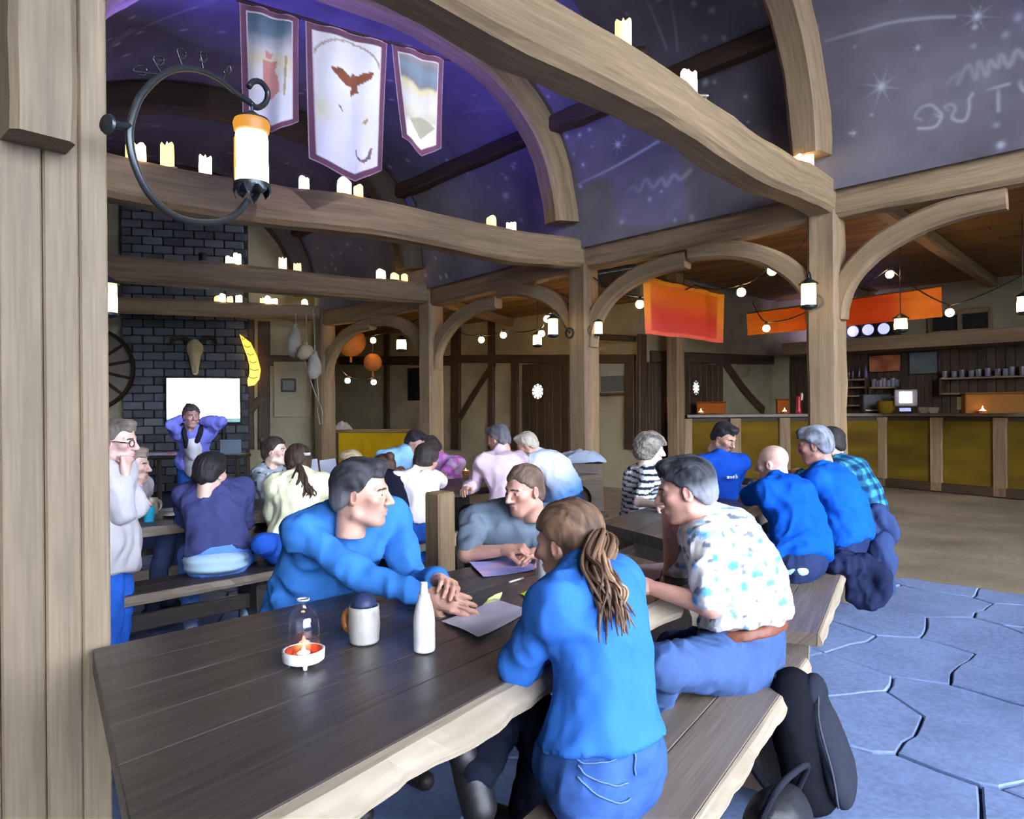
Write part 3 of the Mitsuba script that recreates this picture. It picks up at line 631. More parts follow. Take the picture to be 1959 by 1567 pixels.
bench('bench at the head of the grey table, beside the striped woman', V(.72, 5.15), V(1.75, 6.65), .32, V(-1, .6), seed=25, mat='table_wood')

# squat newel post with a low rail beside the white top
kn = thing('newel_post', 'squat square wooden post with a low rail in the middle of the hall', 'post')
pn = flat(at_depth(842, 1000, 4.75), 0)
wood('post', box(.95, .15, .15, .012), frame(pn + V(0, 0, .475), V(0, 0, 1), CV), 'timber', kn)
m, f = stick(pn + V(0, 0, .62), pn + V(.55, .35, .62), .07, .09); wood('rail', m, f, 'timber', kn)
m, f = stick(pn + V(.58, .38, 0), pn + V(.58, .38, .66), .09, .09); wood('post', m, f, 'timber', kn)

# wooden box with a round hole and a grey cloth on top
kx = thing('storage_crate', 'grey wooden box with a round black opening, behind the man in the white polo', 'box')
px0 = flat(at_depth(1112, 950, 9.1), 0)
fx = frame(px0 + V(0, 0, .4), V(1, -.15, 0))
hole = manifold3d.Manifold.cylinder(.3, .16, .16, 28).rotate((90, 0, 0)).translate((-.02, -.1, -.02))
bx = manifold3d.Manifold.cube((.55, .5, .82), True) - hole
mm = bx.to_mesh(); put('body', xf(trimesh.Trimesh(mm.vert_properties[:, :3], mm.tri_verts), fx), 'bench_wood', kx, uv=np.stack([mm.vert_properties[:, 0] + 200, mm.vert_properties[:, 2] + mm.vert_properties[:, 1]], 1))
put('inside', xf(box(.4, .02, .4, .005, (0, .1, 0)), fx), 'black', kx)
def cloth_pile(c, rx, ry, h, seed, n=26):
    u, v = np.meshgrid(np.linspace(-1, 1, n), np.linspace(-1, 1, n), indexing='ij')
    p = np.stack([u * rx, v * ry, u * 0], -1); r = np.maximum(np.abs(u), np.abs(v))
    z = h * (.35 + 1.1 * meshkit.fbm(np.stack([u * 2.2 + seed, v * 2.2, u * 0], -1), 3)) * (1 - r**4 * .8); p[..., 2] = z
    p[..., :2] *= (1 + .18 * (meshkit.noise(np.stack([u * 2, v * 2, u * 0 + seed], -1)) - .5))[..., None]
    return xf(ribbon(p, .012), tr(*c))
def solid(name, mesh, col, label, cat, group=None, mat='vcol', smooth=True):
    return whole(name, mesh, mat, label, cat, group, smooth=smooth, color=np.tile(col, (len(mesh.vertices), 1)))
def part(name, mesh, col, parent, mat='vcol', smooth=True, label=None):
    return put(name, mesh, mat, parent, smooth=smooth, color=np.tile(np.asarray(col, float), (len(mesh.vertices), 1)), label=label)
solid('cloth', cloth_pile(px0 + V(0, 0, .80), .30, .25, .16, 3), lin(165, 178, 196), 'crumpled pale grey cloth on top of the box with a round opening', 'cloth')

# ------------------------------------------------------------------ things on the tables
def on_table(px, py, z=.752): return at_z(px, py, z)
def candle_dish():
    c = on_table(581, 1272); k = thing('candle_dish', 'white footed dish with copper lining, holding a tealight under a glass dome', 'candle holder'); m = tr(*c)
    part('dish', xf(lathe([(.0, .012), (.052, .012), (.060, .018), (.062, .046), (.056, .048), (.053, .044), (.051, .022), (.0, .018)], 40), m), lin(225, 226, 224), k, 'gloss')
    put('lining', xf(lathe([(.0525, .046), (.0495, .023), (.0, .021), (.0, .0195), (.0515, .0215), (.0528, .044), (.0525, .046)], 36), m), 'copper', k, smooth=40, label='copper lining')
    for t in range(3): part('foot', xf(lathe([(0, 0), (.006, 0), (.008, .014), (0, .014)], 10), m @ tr(.046 * math.cos(t * 2.1 - 1.2), .046 * math.sin(t * 2.1 - 1.2), 0)), lin(225, 226, 224), k, 'gloss')
    put('glass_dome', xf(lathe([(.047, .03), (.047, .11), (.044, .135), (.034, .155), (.02, .166), (.016, .175), (.016, .19)], 32), m), 'glass', k, smooth=True, label='clear glass dome')
    part('dome_rim', xf(lathe([(.016, .19), (.0185, .191), (.0185, .195), (.015, .195), (.016, .19)], 24), m), lin(190, 195, 200), k, 'gloss')
    t = thing('tealight', 'glowing tealight in the white footed dish on the foreground table', 'candle')
    put('cup', xf(lathe([(0, .021), (.019, .021), (.0195, .036), (.018, .036), (.018, .032), (0, .032)], 24), m), 'white_gloss', t, smooth=30)
    put('flame', xf(lathe([(0, .034), (.017, .034), (.0165, .038), (.006, .043), (.005, .05), (0, .06)], 20), m), 'glow_base', t, smooth=True, emit=(9, 5.2, 2.4))
candle_dish()
def mug(px, py, h, r, label, tones, lid=None, depth=None, handle=0.0, group=None):
    c = on_table(px, py) if np.isscalar(px) else px; k = thing('stoneware_mug', label, 'mug', group); m = tr(c[0], c[1], .752)
    prof = [(0, 0), (r * .86, 0), (r * .92, h * .05), (r, h * .45), (r * .97, h * .85), (r * .93, h * .9), (r * .95, h * .93), (r * .93, h), (r * .86, h), (r * .84, h * .5), (r * .8, h * .1), (0, h * .08)]
    b = xf(lathe(prof, 36), m); z = (b.vertices[:, 2] - .752) / h
    f = meshkit.fbm(b.vertices * 25, 2, 3)[:, None]; col = np.where(z[:, None] > .88, lin(*tones[1])[None] * .95, lin(*tones[0]) * (1 - f) + lin(*tones[1]) * f)
    put('body', b, 'gloss', k, smooth=True, color=col)
    hp = bez(V(r * .95, 0, h * .8), V(r * 1.75, 0, h * .85), V(r * 1.75, 0, h * .2), V(r * .95, 0, h * .22), n=14)
    part('handle', xf(tube(hp, .011, 8, (0, 1, 0)), m @ tr(0, 0, 0, handle)), lin(*tones[2] if len(tones) > 2 else tones[0]), k, 'gloss')
    if lid is not None: part('lid', xf(lathe([(0, h * 1.36), (r * .35, h * 1.34), (r * .68, h * 1.2), (r * .8, h * 1.06), (r * .82, h * .96), (0, h * .96)], 28), m), lin(*lid), k, 'satin')
    return k
mug(697, 1228, .118, .051, 'stoneware mug with a dark navy domed lid, left of the white bottle', [(146, 142, 132), (176, 172, 163), (150, 96, 40)], lid=(34, 44, 78), handle=2.7)
mug(1047, 1116, .115, .047, 'pale grey mug half hidden behind the ponytail woman', [(168, 168, 158), (200, 200, 190)], handle=.2)
mug((1.86, 5.58), 0, .14, .055, 'tall mug between the two men at the bar side table', [(150, 146, 136), (190, 188, 180)], lid=(30, 30, 34), handle=-.3)
mug(289, 984, .12, .05, 'pale mug on the table beside the man with glasses', [(160, 152, 130), (196, 190, 170)], handle=1.0)
mug((-2.05, 6.75), 0, .13, .055, 'cream mug on the far table behind the dark ponytail', [(190, 184, 170), (215, 210, 200)], handle=.5)
c = on_table(812, 1245); kb = thing('flask_bottle', 'slim white insulated bottle standing on the foreground table', 'bottle'); m = tr(c[0], c[1], .752)
part('body', xf(lathe([(0, 0), (.031, 0), (.034, .006), (.034, .09), (.032, .115), (.024, .15), (.019, .165), (.018, .176), (0, .176)], 36), m), lin(240, 240, 240), kb, 'gloss')
part('cap', xf(lathe([(0, .176), (.0135, .176), (.013, .186), (.0115, .19), (.0115, .212), (.010, .214), (0, .214)], 28), m), lin(240, 240, 240), kb, 'gloss', label='narrow white cap')
def sheet(pxs, label, cols, name='paper_sheet', cat_='paper', th=.0015, curl=.012, seed=1):
    q = [at_z(x, y, .7545) for x, y in pxs]; n = 18
    u, v = np.meshgrid(np.linspace(0, 1, n), np.linspace(0, 1, n), indexing='ij'); u, v = u[..., None], v[..., None]
    g = (q[0] * (1 - u) + q[1] * u) * (1 - v) + (q[3] * (1 - u) + q[2] * u) * v
    g[..., 2] += curl * (np.abs(u[..., 0] - .5) * 2) ** 3 * meshkit.noise(np.stack([u[..., 0] * 1.5, v[..., 0] * 1.5, u[..., 0] * 0 + seed], -1))
    m = ribbon(g, th); f = np.tile(meshkit.fbm(np.stack([u[..., 0] * 2.6 + seed, v[..., 0] * 2.6, u[..., 0] * 0], -1), 2).ravel(), 2)[:, None]; f = np.clip((f - .3) * 2.2, 0, 1)
    return whole(name, m, 'vcol', label, cat_, smooth=False, color=lin(*cols[0]) * (1 - f) + lin(*cols[1]) * f)
sheet([(897, 1079), (1026, 1062), (1024, 1091), (924, 1105)], 'lilac printed sheet in front of the grey T-shirt man', [(165, 170, 232), (226, 196, 226)], seed=2)
sheet([(845, 1190), (946, 1150), (1012, 1170), (914, 1223)], 'white sheet with a dark blot near the white bottle', [(228, 226, 240), (214, 206, 218)], seed=5)
sheet([(1188, 1082), (1270, 1078), (1262, 1108), (1190, 1128)], 'pinkish sheet under the forearm of the floral shirt man', [(186, 158, 160), (170, 150, 150)], seed=7)
sheet([(995, 1137), (1008, 1131), (1030, 1134), (1022, 1149)], 'bright yellow green sticky note beside the blue sweater', [(196, 224, 40), (206, 232, 60)], 'sticky_note', 'sticky note', seed=8, curl=.006)
sheet([(924, 1157), (934, 1147), (961, 1140), (950, 1154)], 'pale yellow sticky note on the white sheet', [(226, 232, 150), (214, 224, 120)], 'sticky_note', 'sticky note', seed=9, curl=.02)
a, b = at_z(974, 1114, .758), at_z(1001, 1106, .758); kpn = thing('pen', 'pen lying beside the lilac sheet', 'pen')
part('barrel', tube(line(a, b, 4), .005, 8), lin(200, 196, 186), kpn, 'gloss'); part('tip', tube(line(b, b + (b - a) * .12, 3), .003, 8), lin(60, 60, 60), kpn, 'gloss')
c = at_z(285, 998, .752); kc2 = thing('cyan_cup', 'bright cyan plastic cup beside the man with glasses', 'cup')
part('body', xf(lathe([(0, 0), (.032, 0), (.04, .1), (.037, .1), (.03, .005), (0, .005)], 24), tr(c[0], c[1], .752)), lin(60, 200, 240), kc2, 'gloss')
for i, (px, py) in enumerate(((330, 985), (352, 994), (430, 958))):
    c = at_z(px, py, .76); k = thing('smartphone', ['dark phone on the table left of the navy hoodie', 'dark phone at the table edge near the navy hoodie', 'dark phone on the table right of the hoodie man'][i], 'phone')
    put('body', xf(box(.075, .15, .01, .004), tr(c[0], c[1], .757, i * .9)), 'black', k); part('screen', xf(box(.068, .14, .002, .001), tr(c[0], c[1], .7625, i * .9)), lin(40, 44, 56), k, 'gloss', False)
def tea(px, py, z, label, emit=(9, 5.2, 2.0), depth=None, s=1.0):
    c = at_z(px, py, z) if depth is None else at_depth(px, py, depth)
    t = thing('tealight_glass', label, 'candle'); m = tr(c[0], c[1], c[2], 0, s)
    part('bowl', xf(lathe([(0, 0), (.035, 0), (.045, .03), (.042, .05), (.040, .05), (.042, .03), (.033, .006), (0, .006)], 24), m), lin(170, 100, 50), t, 'gloss')
    put('flame', xf(lathe([(0, .008), (.026, .008), (.028, .03), (.010, .045), (0, .075)], 16), m), 'glow_base', t, smooth=True, emit=emit)
tea(891, 908, .752, 'burning tealight on the table between pale blue and pink shirts')
# backpack and second bag on the paving
def blob(parts, k=.05, res=.012, noise_amp=.0, seed=0):
    """Smooth union of ellipsoids (centre, radii, yaw) as one mesh."""
    lo = np.min([np.asarray(c) - max(r) for c, r, *_ in parts], 0) - .06; hi = np.max([np.asarray(c) + max(r) for c, r, *_ in parts], 0) + .06
    F = Field(lo, hi, res)
    for c, r, *y in parts: F.ell(V(*c), rotz(y[0] if y else 0.0), V(*r), k)
    return F.mesh(noise_amp, seed)
# ------------------------------------------------------------------ candles along the tie beams
def col_on_tie(i, px, off=0.0):
    lo, hi = 0.0, WID[i]
    for _ in range(40):
        s = (lo + hi) / 2; p = tie_pt(i, s, ZTOP[i]); u = 979.5 + FPX * ((p - CAM) @ RT) / (p[1])
        lo, hi = (s, hi) if u > px else (lo, s)
    n = np.cross(DIR[i], [0, 0, 1]); n = n * np.sign(n @ V(0, -1, 0))
    return tie_pt(i, s, ZTOP[i] + .03 * math.sin(s * 1.9 + i) * (i < 3) - .004) + n * off
def candle(c, h, r, white, label, group, seed, drip=False):
    k = thing('pillar_candle', label, 'candle', group); rg = np.random.default_rng(seed); n = 18
    m = lathe([(0, 0), (r, 0), (r * 1.01, h * .5), (r * .98, h * .9), (r * .8, h * .97), (r * .66, h * .93), (0, h * .88)], n)
    v = m.vertices; a = np.arctan2(v[:, 1], v[:, 0]); top = np.clip((v[:, 2] / h - .5) * 2, 0, 1); rr = np.hypot(v[:, 0], v[:, 1]) > r * .4
    m.vertices = v + np.stack([0 * a, 0 * a, h * .10 * np.sin(a * 2 + rg.uniform(0, 6)) * top * rr], 1)
    em = V(3.6, 2.9, 1.5) if white else V(2.0, 1.15, .26)
    put('wax', xf(m, tr(*c)), 'glow_base', k, smooth=40, emit=em)
    put('flame', xf(lathe([(0, 0), (r * .22, h * .05), (r * .16, h * .13), (0, h * .22)], 10), tr(c[0], c[1], c[2] + h * .88)), 'glow_base', k, smooth=True, emit=(7, 5.5, 2.6))
    if drip:
        f = cloth_pile(V(0, 0, 0), r * 1.0, r * .5, .012, seed, 12); part('spilt_wax', xf(f, tr(c[0] + r, c[1] - .04, c[2] - .004)), lin(225, 220, 205), k)
CG = ['', 'candles on the foreground tie beam', 'candles on the broad tie beam', 'candles on the second tie beam', 'candles on the lowest far tie beam']
CL = [(2, 252, .17, .05, 0, 0, 'amber candle half behind the iron ring'), (2, 266, .15, .045, 1, -.08, 'small pale candle just inside the iron ring'), (2, 320, .24, .058, 0, 0, 'tall amber candle on the broad beam, seen through the iron ring'),
      (2, 393, .20, .058, 1, 0, 'white candle on the broad beam left of the iron lantern'), (2, 582, .15, .052, 1, 0, 'small white candle on the broad beam under the left pennant'), (2, 659, .19, .075, 1, 0, 'wide cream candle under the tip of the middle pennant'),
      (2, 679, .12, .05, 0, -.09, 'little yellow candle in front of the wide cream one'), (2, 940, .15, .06, 0, 0, 'yellow candle near the right end of the broad beam'), (2, 978, .12, .064, 1, 0, 'squat white candle next to the yellow one near the post'),
      (3, 439, .14, .05, 1, .03, 'dim candle of the left pair on the second beam'), (3, 452, .17, .055, 1, -.08, 'bright candle of the left pair on the second beam'), (3, 541, .19, .058, 1, 0, 'tall white candle on the second beam'),
      (3, 569, .13, .055, 0, 0, 'amber candle beside the tall white one'), (3, 729, .16, .075, 1, 0, 'white candle near the right end of the second beam'), (3, 757, .13, .07, 0, .04, 'dull candle behind the yellow one at the second beam end'), (3, 770, .11, .055, 0, -.08, 'yellow candle at the right end of the second beam'),
      (4, 416, .12, .055, 0, 0, 'first amber candle on the far beam'), (4, 426, .15, .055, 1, -.08, 'bright candle of the far left trio'), (4, 440, .12, .055, 0, 0, 'amber candle between two bright ones on the far beam'), (4, 457, .15, .062, 1, 0, 'bright candle ending the far left cluster'),
      (4, 503, .12, .055, 0, 0, 'dim candle of the far middle trio'), (4, 512, .15, .055, 1, -.08, 'bright candle of the far middle trio'), (4, 525, .12, .06, 1, 0, 'white candle ending the far middle trio'), (4, 583, .13, .06, 1, 0, 'single white candle at the right end of the far beam'),
      (1, 1193, .22, .055, 0, 0, 'amber and white candle cut by the top edge of the photo'), (1, 1318, .21, .062, 1, 0, 'tall white candle halfway down the foreground beam'), (1, 1549, .20, .06, 1, .02, 'white candle at the foot of the roof rib, end of the foreground beam'), (1, 1538, .15, .05, 0, .06, 'amber candle tucked behind the white one by the rib')]
for n, (i, px, h, r, w, off, lab) in enumerate(CL):
    candle(col_on_tie(i, px, -off), h, r, w, lab, CG[i], n, drip=(n in (2, 25)))

# ------------------------------------------------------------------ wrought iron ring lantern on the foreground post
kl = thing('iron_lantern', 'wrought iron ring bracket with curls, carrying a glowing candle cylinder, on the foreground post', 'lantern')
lp = at_depth(350, 278, 2.42); q = unit(V(.36, .93, 0)); dpx = FPX * (q[0] * lp[1] - lp[0] * q[1]) / lp[1] ** 2
def onl(px, py): n = V(-q[1], q[0], 0); r = ray(px, py); return CAM + r * ((n @ (lp - CAM)) / (n @ r))
ring = [(478, 196), (450, 178), (425, 157), (390, 138), (350, 131), (310, 143), (272, 180), (253, 225), (248, 265), (258, 315), (285, 370), (325, 408), (370, 424), (420, 424), (452, 410), (474, 384)]
put('ring', tube(catmull([onl(*p) for p in ring], 6),   .0125, 10), 'iron', kl, smooth=True)
put('arm', tube(line(onl(206, 238), onl(250, 242), 6), .012, 10), 'iron', kl, smooth=True)
put('wall_plate', xf(lathe([(0, 0), (.032, 0), (.028, .008), (.014, .014), (0, .014)], 20), frame(onl(207, 238), V(0, 0, 1), -q) @ tr(0, 0, 0)), 'iron', kl, smooth=30)
put('hook', tube(catmull([onl(*p) for p in [(478, 196), (492, 206), (508, 196), (512, 176), (500, 158), (485, 156), (476, 166)]], 6), .011, 10), 'iron', kl, smooth=True)
for cx, cy, r, a0 in ((271, 138, 13, 2.4), (304, 119, 11, 2.0), (346, 106, 11, 1.6), (386, 112, 10, 1.2), (433, 136, 9, .6)):
    pts = []
    for t in np.linspace(0, 1, 22):
        an = a0 + .6 - t * 5.2; rr = r * (1.15 - .75 * t); pts.append(onl(cx + rr * math.cos(an), cy - rr * math.sin(an)))
    bx, by = min(ring, key=lambda p: (p[0] - cx) ** 2 + (p[1] - cy) ** 2)
    put('curl', tube(catmull([onl(bx, by)] + pts[::3], 5), .0035, 6), 'iron', kl, smooth=True)
cc = onl(481, 215); s_ = lp[1] / FPX; zt = onl(477, 243)[2]; zb = onl(477, 352)[2]; R_ = 36 * s_; cm = tr(cc[0], cc[1], 0)
put('cap', xf(lathe([(0, zt + .066), (.012, zt + .064), (.03, zt + .05), (R_ * 1.0, zt + .034), (R_ * 1.02, zt + .028), (0, zt + .03)], 30), cm), 'iron', kl, smooth=40)
put('amber_collar', xf(lathe([(R_ * .99, zt + .028), (R_ * 1.07, zt + .012), (R_ * 1.0, zt - .016), (R_ * .8, zt - .016), (R_ * .8, zt + .028), (R_ * .99, zt + .028)], 30), cm), 'black', kl, smooth=40, emit=(.50, .21, .02), label='amber lit collar')
put('candle_glass', xf(lathe([(0, zt - .012), (R_ * .9, zt - .02), (R_ * .97, zt - .05), (R_ * .95, (zt + zb) / 2), (R_ * .98, zb + .03), (R_ * .95, zb), (0, zb)], 34), cm), 'glow_base', kl, smooth=40, emit=(2.6, 2.1, 1.15), label='glowing cream cylinder')
put('amber_drip', xf(lathe([(R_ * 1.0, zt - .045), (R_ * 1.015, zb + .09), (R_ * 1.0, zb + .02), (R_ * .97, zb + .02), (R_ * .97, zt - .045), (R_ * 1.0, zt - .045)], 34).slice_plane([0, 0, 0], unit(V(-.9, .25, 0))).slice_plane([-R_ * .72, 0, 0], V(-1, 0, 0)), cm), 'black', kl, emit=(.75, .36, .05), label='amber streak')
put('hanger', tube(line(onl(483, 200), V(cc[0], cc[1], zt + .05), 5), .006, 8), 'iron', kl)
put('base_ring', xf(lathe([(R_ * .98, zb + .004), (R_ * 1.06, zb + .004), (R_ * 1.06, zb - .012), (0, zb - .012), (0, zb + .0)], 30), cm), 'iron', kl, smooth=40)
for t in range(8):
    a = t * math.pi / 4 + .2; g = np.array([[[R_ * 1.04 * math.cos(a + w * .34), R_ * 1.04 * math.sin(a + w * .34), zb - .008], [R_ * (.98 + .1 * k_) * math.cos(a + w * (.34 - .12 * k_)), R_ * (.98 + .1 * k_) * math.sin(a + w * (.34 - .12 * k_)), zb - .026], [R_ * .92 * math.cos(a), R_ * .92 * math.sin(a), zb - .055 + .012 * (t % 2)]] for w, k_ in ((-1, 1), (0, .6), (1, 1))])
    put('crown_leaf', xf(ribbon(g + 1e-4 * RNG.normal(size=g.shape), .003), cm), 'iron', kl)

# ------------------------------------------------------------------ candle lanterns on the posts, hanging lanterns, string bulbs
def lantern(c, h, r, label, group=None, arm=None, cord=.22):
    k = thing('candle_lantern', label, 'lantern', group); m = tr(*c)
    put('glow', xf(lathe([(0, -h / 2), (r, -h / 2), (r * 1.02, 0), (r * .96, h / 2), (0, h / 2)], 20), m), 'glow_base', k, smooth=40, emit=(4.2, 3.2, 1.5))
    put('cap', xf(lathe([(0, h / 2 + r * 1.1), (r * .3, h / 2 + r * .9), (r * 1.25, h / 2 + r * .25), (r * 1.3, h / 2 + r * .1), (0, h / 2)], 20), m), 'iron', k, smooth=40)
    put('base', xf(lathe([(0, -h / 2), (r * 1.15, -h / 2), (r * 1.1, -h / 2 - r * .3), (r * .4, -h / 2 - r * .6), (0, -h / 2 - r * .6)], 20), m), 'iron', k, smooth=40)
    if arm is not None:
        a = np.asarray(arm, float); t = np.asarray(c) + V(0, 0, h / 2 + r)
        ring = bez(a + V(0, 0, -.12), a * .5 + t * .5 + V(0, 0, -.05), t + V(0, 0, .18), t, n=14)
        put('bracket', tube(ring, .010, 8), 'iron', k, smooth=True)
        rr = lathe([(.055, 0), (.075, 0), (.075, .018), (.055, .018), (.055, 0)], 20); put('wall_plate', xf(rr, frame(a + V(0, 0, -.12), V(0, 0, 1), unit((t - a) * V(1, 1, 0)))), 'iron', k)
    else: put('hanger', tube(line(np.asarray(c) + V(0, 0, h / 2 + r), np.asarray(c) + V(0, 0, h / 2 + r + cord), 3), .006, 6), 'iron', k)
    return k
pA = POST[1] + V(0, 0, 0); c = at_depth(1547, 565, 6.9); lantern(c, .20, .07, 'candle lantern hung on the left face of the massive post before the bar', None, arm=at_depth(1560, 555, 7.18))
c = at_depth(1058, 626, 9.2); lantern(c, .20, .065, 'candle lantern on the shaded left side of the middle post', None, arm=at_depth(1090, 620, 9.4))
c = at_depth(1145, 628, 9.2); lantern(c, .15, .05, 'small candle lantern on the right side of the middle post', None, arm=at_depth(1130, 615, 9.3))
c = at_depth(206, 572, 6.05); lantern(c, .24, .075, 'candle lantern mostly hidden behind the foreground post', None, cord=3.36 - c[2] - .195)
for px, py, d, h, r, lab in ((1309, 605, 10.2, .16, .075, 'square lantern glowing in front of the orange banner'), (1723, 621, 10.5, .15, .09, 'wide lantern below the bar banner'), (768, 660, 13.0, .17, .09, 'lantern right of the round orange lampions'), (1028, 651, 12.2, .16, .075, 'lantern above the bright round window'), (1957, 583, 9.5, .2, .07, 'lantern cut by the right edge of the photo')):
    c = at_depth(px, py, d); cz = 4.07 if c @ LV < 7.1 else 3.91 - .12 * (c @ CV - 7.5); lantern(c, h, r, lab, cord=cz - c[2] - h / 2 - r)
BULBS = [[(1135, 545, 9.3), (1224, 582, 9.6), (1330, 560, 9.4), (1418, 559, 9.2), (1477, 518, 8.7), (1545, 470, 7.5)], [(1440, 590, 11.5), (1466, 628, 11.3), (1560, 600, 11), (1702, 525, 10.6), (1817, 598, 10), (1990, 520, 9.2)],
         [(1080, 590, 10.5), (1047, 610, 11.2), (1036, 638, 12), (963, 641, 12.6), (921, 650, 13), (870, 640, 13.2)], [(800, 620, 13), (714, 651, 13.6), (715, 731, 14.5), (665, 728, 14.5), (640, 690, 14)]]
BLAB = [['bulb touching the left edge of the orange banner', 'bulb above right of the orange banner', 'highest bulb of the string left of the big post'], ['bulb in front of the left end of the bar banner', 'bulb under the plank ceiling right of the big post', 'bulb at the right tip of the bar banner'],
        ['bulb beside the middle post lantern', 'bulb just above the door lantern', 'double bulb over the timber framing', 'bulb left of the double bulb'], ['bulb right of the large round lampion', 'bulb below the small round lampion', 'bulb low on the dark panel under the lampions']]
for g, (pts, labs) in enumerate(zip(BULBS, BLAB)):
    p3_ = [at_depth(*p) + V(0, 0, .10) for p in pts]
    kk = thing('light_cable', ['black cable of the bulbs in front of the orange banner', 'black cable of the bulbs before the bar', 'cable of the bulbs left of the middle post', 'cable of the bulbs round the lampions'][g], 'cable')
    seg = []
    for a, b in zip(p3_[:-1], p3_[1:]): seg.append(bez(a, (a + b) / 2 - V(0, 0, .12), b, n=8)[:-1])
    put(kk, tube(np.vstack(seg + [p3_[-1:]]), .009, 5), 'black')
    li = 0
    for n, p in enumerate(pts):
        if n in (0, len(pts) - 1) or (g == 0 and n == 2) or (g == 1 and n == 2): continue
        c = at_depth(*p); kb = thing('string_bulb', labs[li], 'light bulb', 'bulbs on the hanging cables'); li += 1
        put('bulb', xf(lathe([(0, -.062), (.03, -.055), (.054, -.03), (.06, 0), (.05, .032), (.03, .05), (0, .055)], 16), tr(*c)), 'glow_base', kb, smooth=True, emit=(38, 24, 10.5))
        put('socket', xf(lathe([(0, .10), (.022, .1), (.025, .05), (0, .05)], 12), tr(*c)), 'black', kb)
# warm and violet effect lamps
def spot_lamp(c, label, col, tgt, lum, cut):
    k = thing('effect_lamp', label, 'lamp'); c = np.asarray(c, float); d = unit(np.asarray(tgt) - c); m = frame(c, np.cross(d, [.3, .2, .9]), d)
    m2 = np.eye(4); m2[:3, 2] = d; m2[:3, 0] = m[:3, 0]; m2[:3, 1] = np.cross(d, m[:3, 0]); m2[:3, 3] = c
    put('housing', xf(lathe([(0, -.12), (.05, -.12), (.055, 0), (.05, 0), (.045, -.01), (0, -.01)], 20), m2), 'black', k)
    put('lens', xf(lathe([(0, -.006), (.044, -.006), (.03, .004), (0, .006)], 18), m2), 'glow_base', k, smooth=True, emit=np.array(col) * 9)
    scene[k + '_beam'] = {'type': 'spot', 'to_world': mi.ScalarTransform4f().look_at(origin=(c + d * .05).tolist(), target=np.asarray(tgt, float).tolist(), up=[.1, .2, 1]), 'intensity': {'type': 'rgb', 'value': [float(x) * lum for x in col]}, 'cutoff_angle': cut, 'beam_width': cut * .6, 'sampling_weight': 2.0}
spot_lamp(col_on_tie(2, 790, -.1) + V(0, 0, .16), 'violet effect lamp on the broad beam right of the pennants', (.42, .34, 1.0), tie_pt(2, 3.4, 6.2) + LV * .9, 2.2, 75)
spot_lamp(col_on_tie(3, 390, -.1) + V(0, 0, .16), 'violet effect lamp on the second beam under the iron ring', (.42, .34, 1.0), tie_pt(3, 3.2, 6.2) + LV * .6, 2, 75)
spot_lamp(col_on_tie(2, 330, -.17) + V(0, 0, -.02), 'blue effect lamp clamped behind the broad beam', (.12, .10, 1.0), tie_pt(2, 3.6, 6.2) - LV * 1.0, 34, 65)

spot_lamp(col_on_tie(1, 1228, -.1) + V(0, 0, .10), 'small black lamp clipped to the foreground beam', (.86, .82, 1.0), at_depth(670, 190, 5.8), 10, 40)
# ------------------------------------------------------------------ pennants
bp0, bp1 = at_depth(458, 5, 5.35), at_depth(850, 110, 6.2)
def onb(px, py):
    d = unit(flat(bp1 - bp0, 0)); n = V(-d[1], d[0], 0); r = ray(px, py); return CAM + r * ((n @ (bp0 - CAM)) / (n @ r))
def pennant(label, TL, TR, BR, BL, tip, paint, seed, back=(96, 66, 84)):
    k = thing('pennant', label, 'banner', 'pennants under the vault'); n, m = 90, 60
    u, v = np.meshgrid(np.linspace(0, 1, m), np.linspace(0, 1, n), indexing='ij')
    TL, TR, BR, BL, tip = [onb(*p) for p in (TL, TR, BR, BL, tip)]
    top = TL + (TR - TL) * u[..., None]; bot = np.where(u[..., None] < .5, BL + (tip - BL) * (u[..., None] * 2), tip + (BR - tip) * (u[..., None] * 2 - 1))
    d = unit(flat(bp1 - bp0, 0)); nn = V(-d[1], d[0], 0)
    g = top + (bot - top) * v[..., None] + nn * (.018 * np.sin(u * 6 + seed) * v + .012 * np.sin(u * 13 + v * 3))[..., None]
    me = ribbon(g, .006); w = np.linalg.norm(TR - TL); h = np.linalg.norm(BL - TL)
    uu, vv = np.tile(u.ravel(), 2), np.tile(v.ravel(), 2)
    bd = np.minimum(np.minimum(uu, 1 - uu) * w, np.minimum(vv, 1 - vv) * h)
    f = np.clip(bd / .062, 0, 1)[:, None]; col = paint(uu, vv)
    col = np.where(bd[:, None] < .05, lin(*back)[None], np.where(bd[:, None] < .058, lin(190, 180, 190)[None], col)); col = np.where(bd[:, None] < .007, lin(160, 140, 160)[None], col)
    put('cloth', me, 'vcol', k, smooth=True, color=col)
    part('hanging_rod', tube(line(TL - d * .02 + V(0, 0, .006), TR + d * .02 + V(0, 0, .006), 3), .011, 8), lin(60, 44, 50), k)
    return TL, TR
def inside(poly, u, v):
    from shapely import contains_xy
    return contains_xy(sg.Polygon(poly), u, v)
def clouds(u, v, s): return meshkit.fbm(np.stack([u * 3 + s, v * 4, u * 0], -1), 3)
def ramp(v, stops):
    t = [a for a, _ in stops]; return np.stack([np.interp(v, t, [lin(*c)[i] for _, c in stops]) for i in range(3)], 1)
def nrm(p, x0, y0, w, h, slope=.28):
    p = np.array(p, float); return np.stack([(p[:, 0] - x0) / w, (p[:, 1] - y0 - (p[:, 0] - x0) * slope) / h], 1)
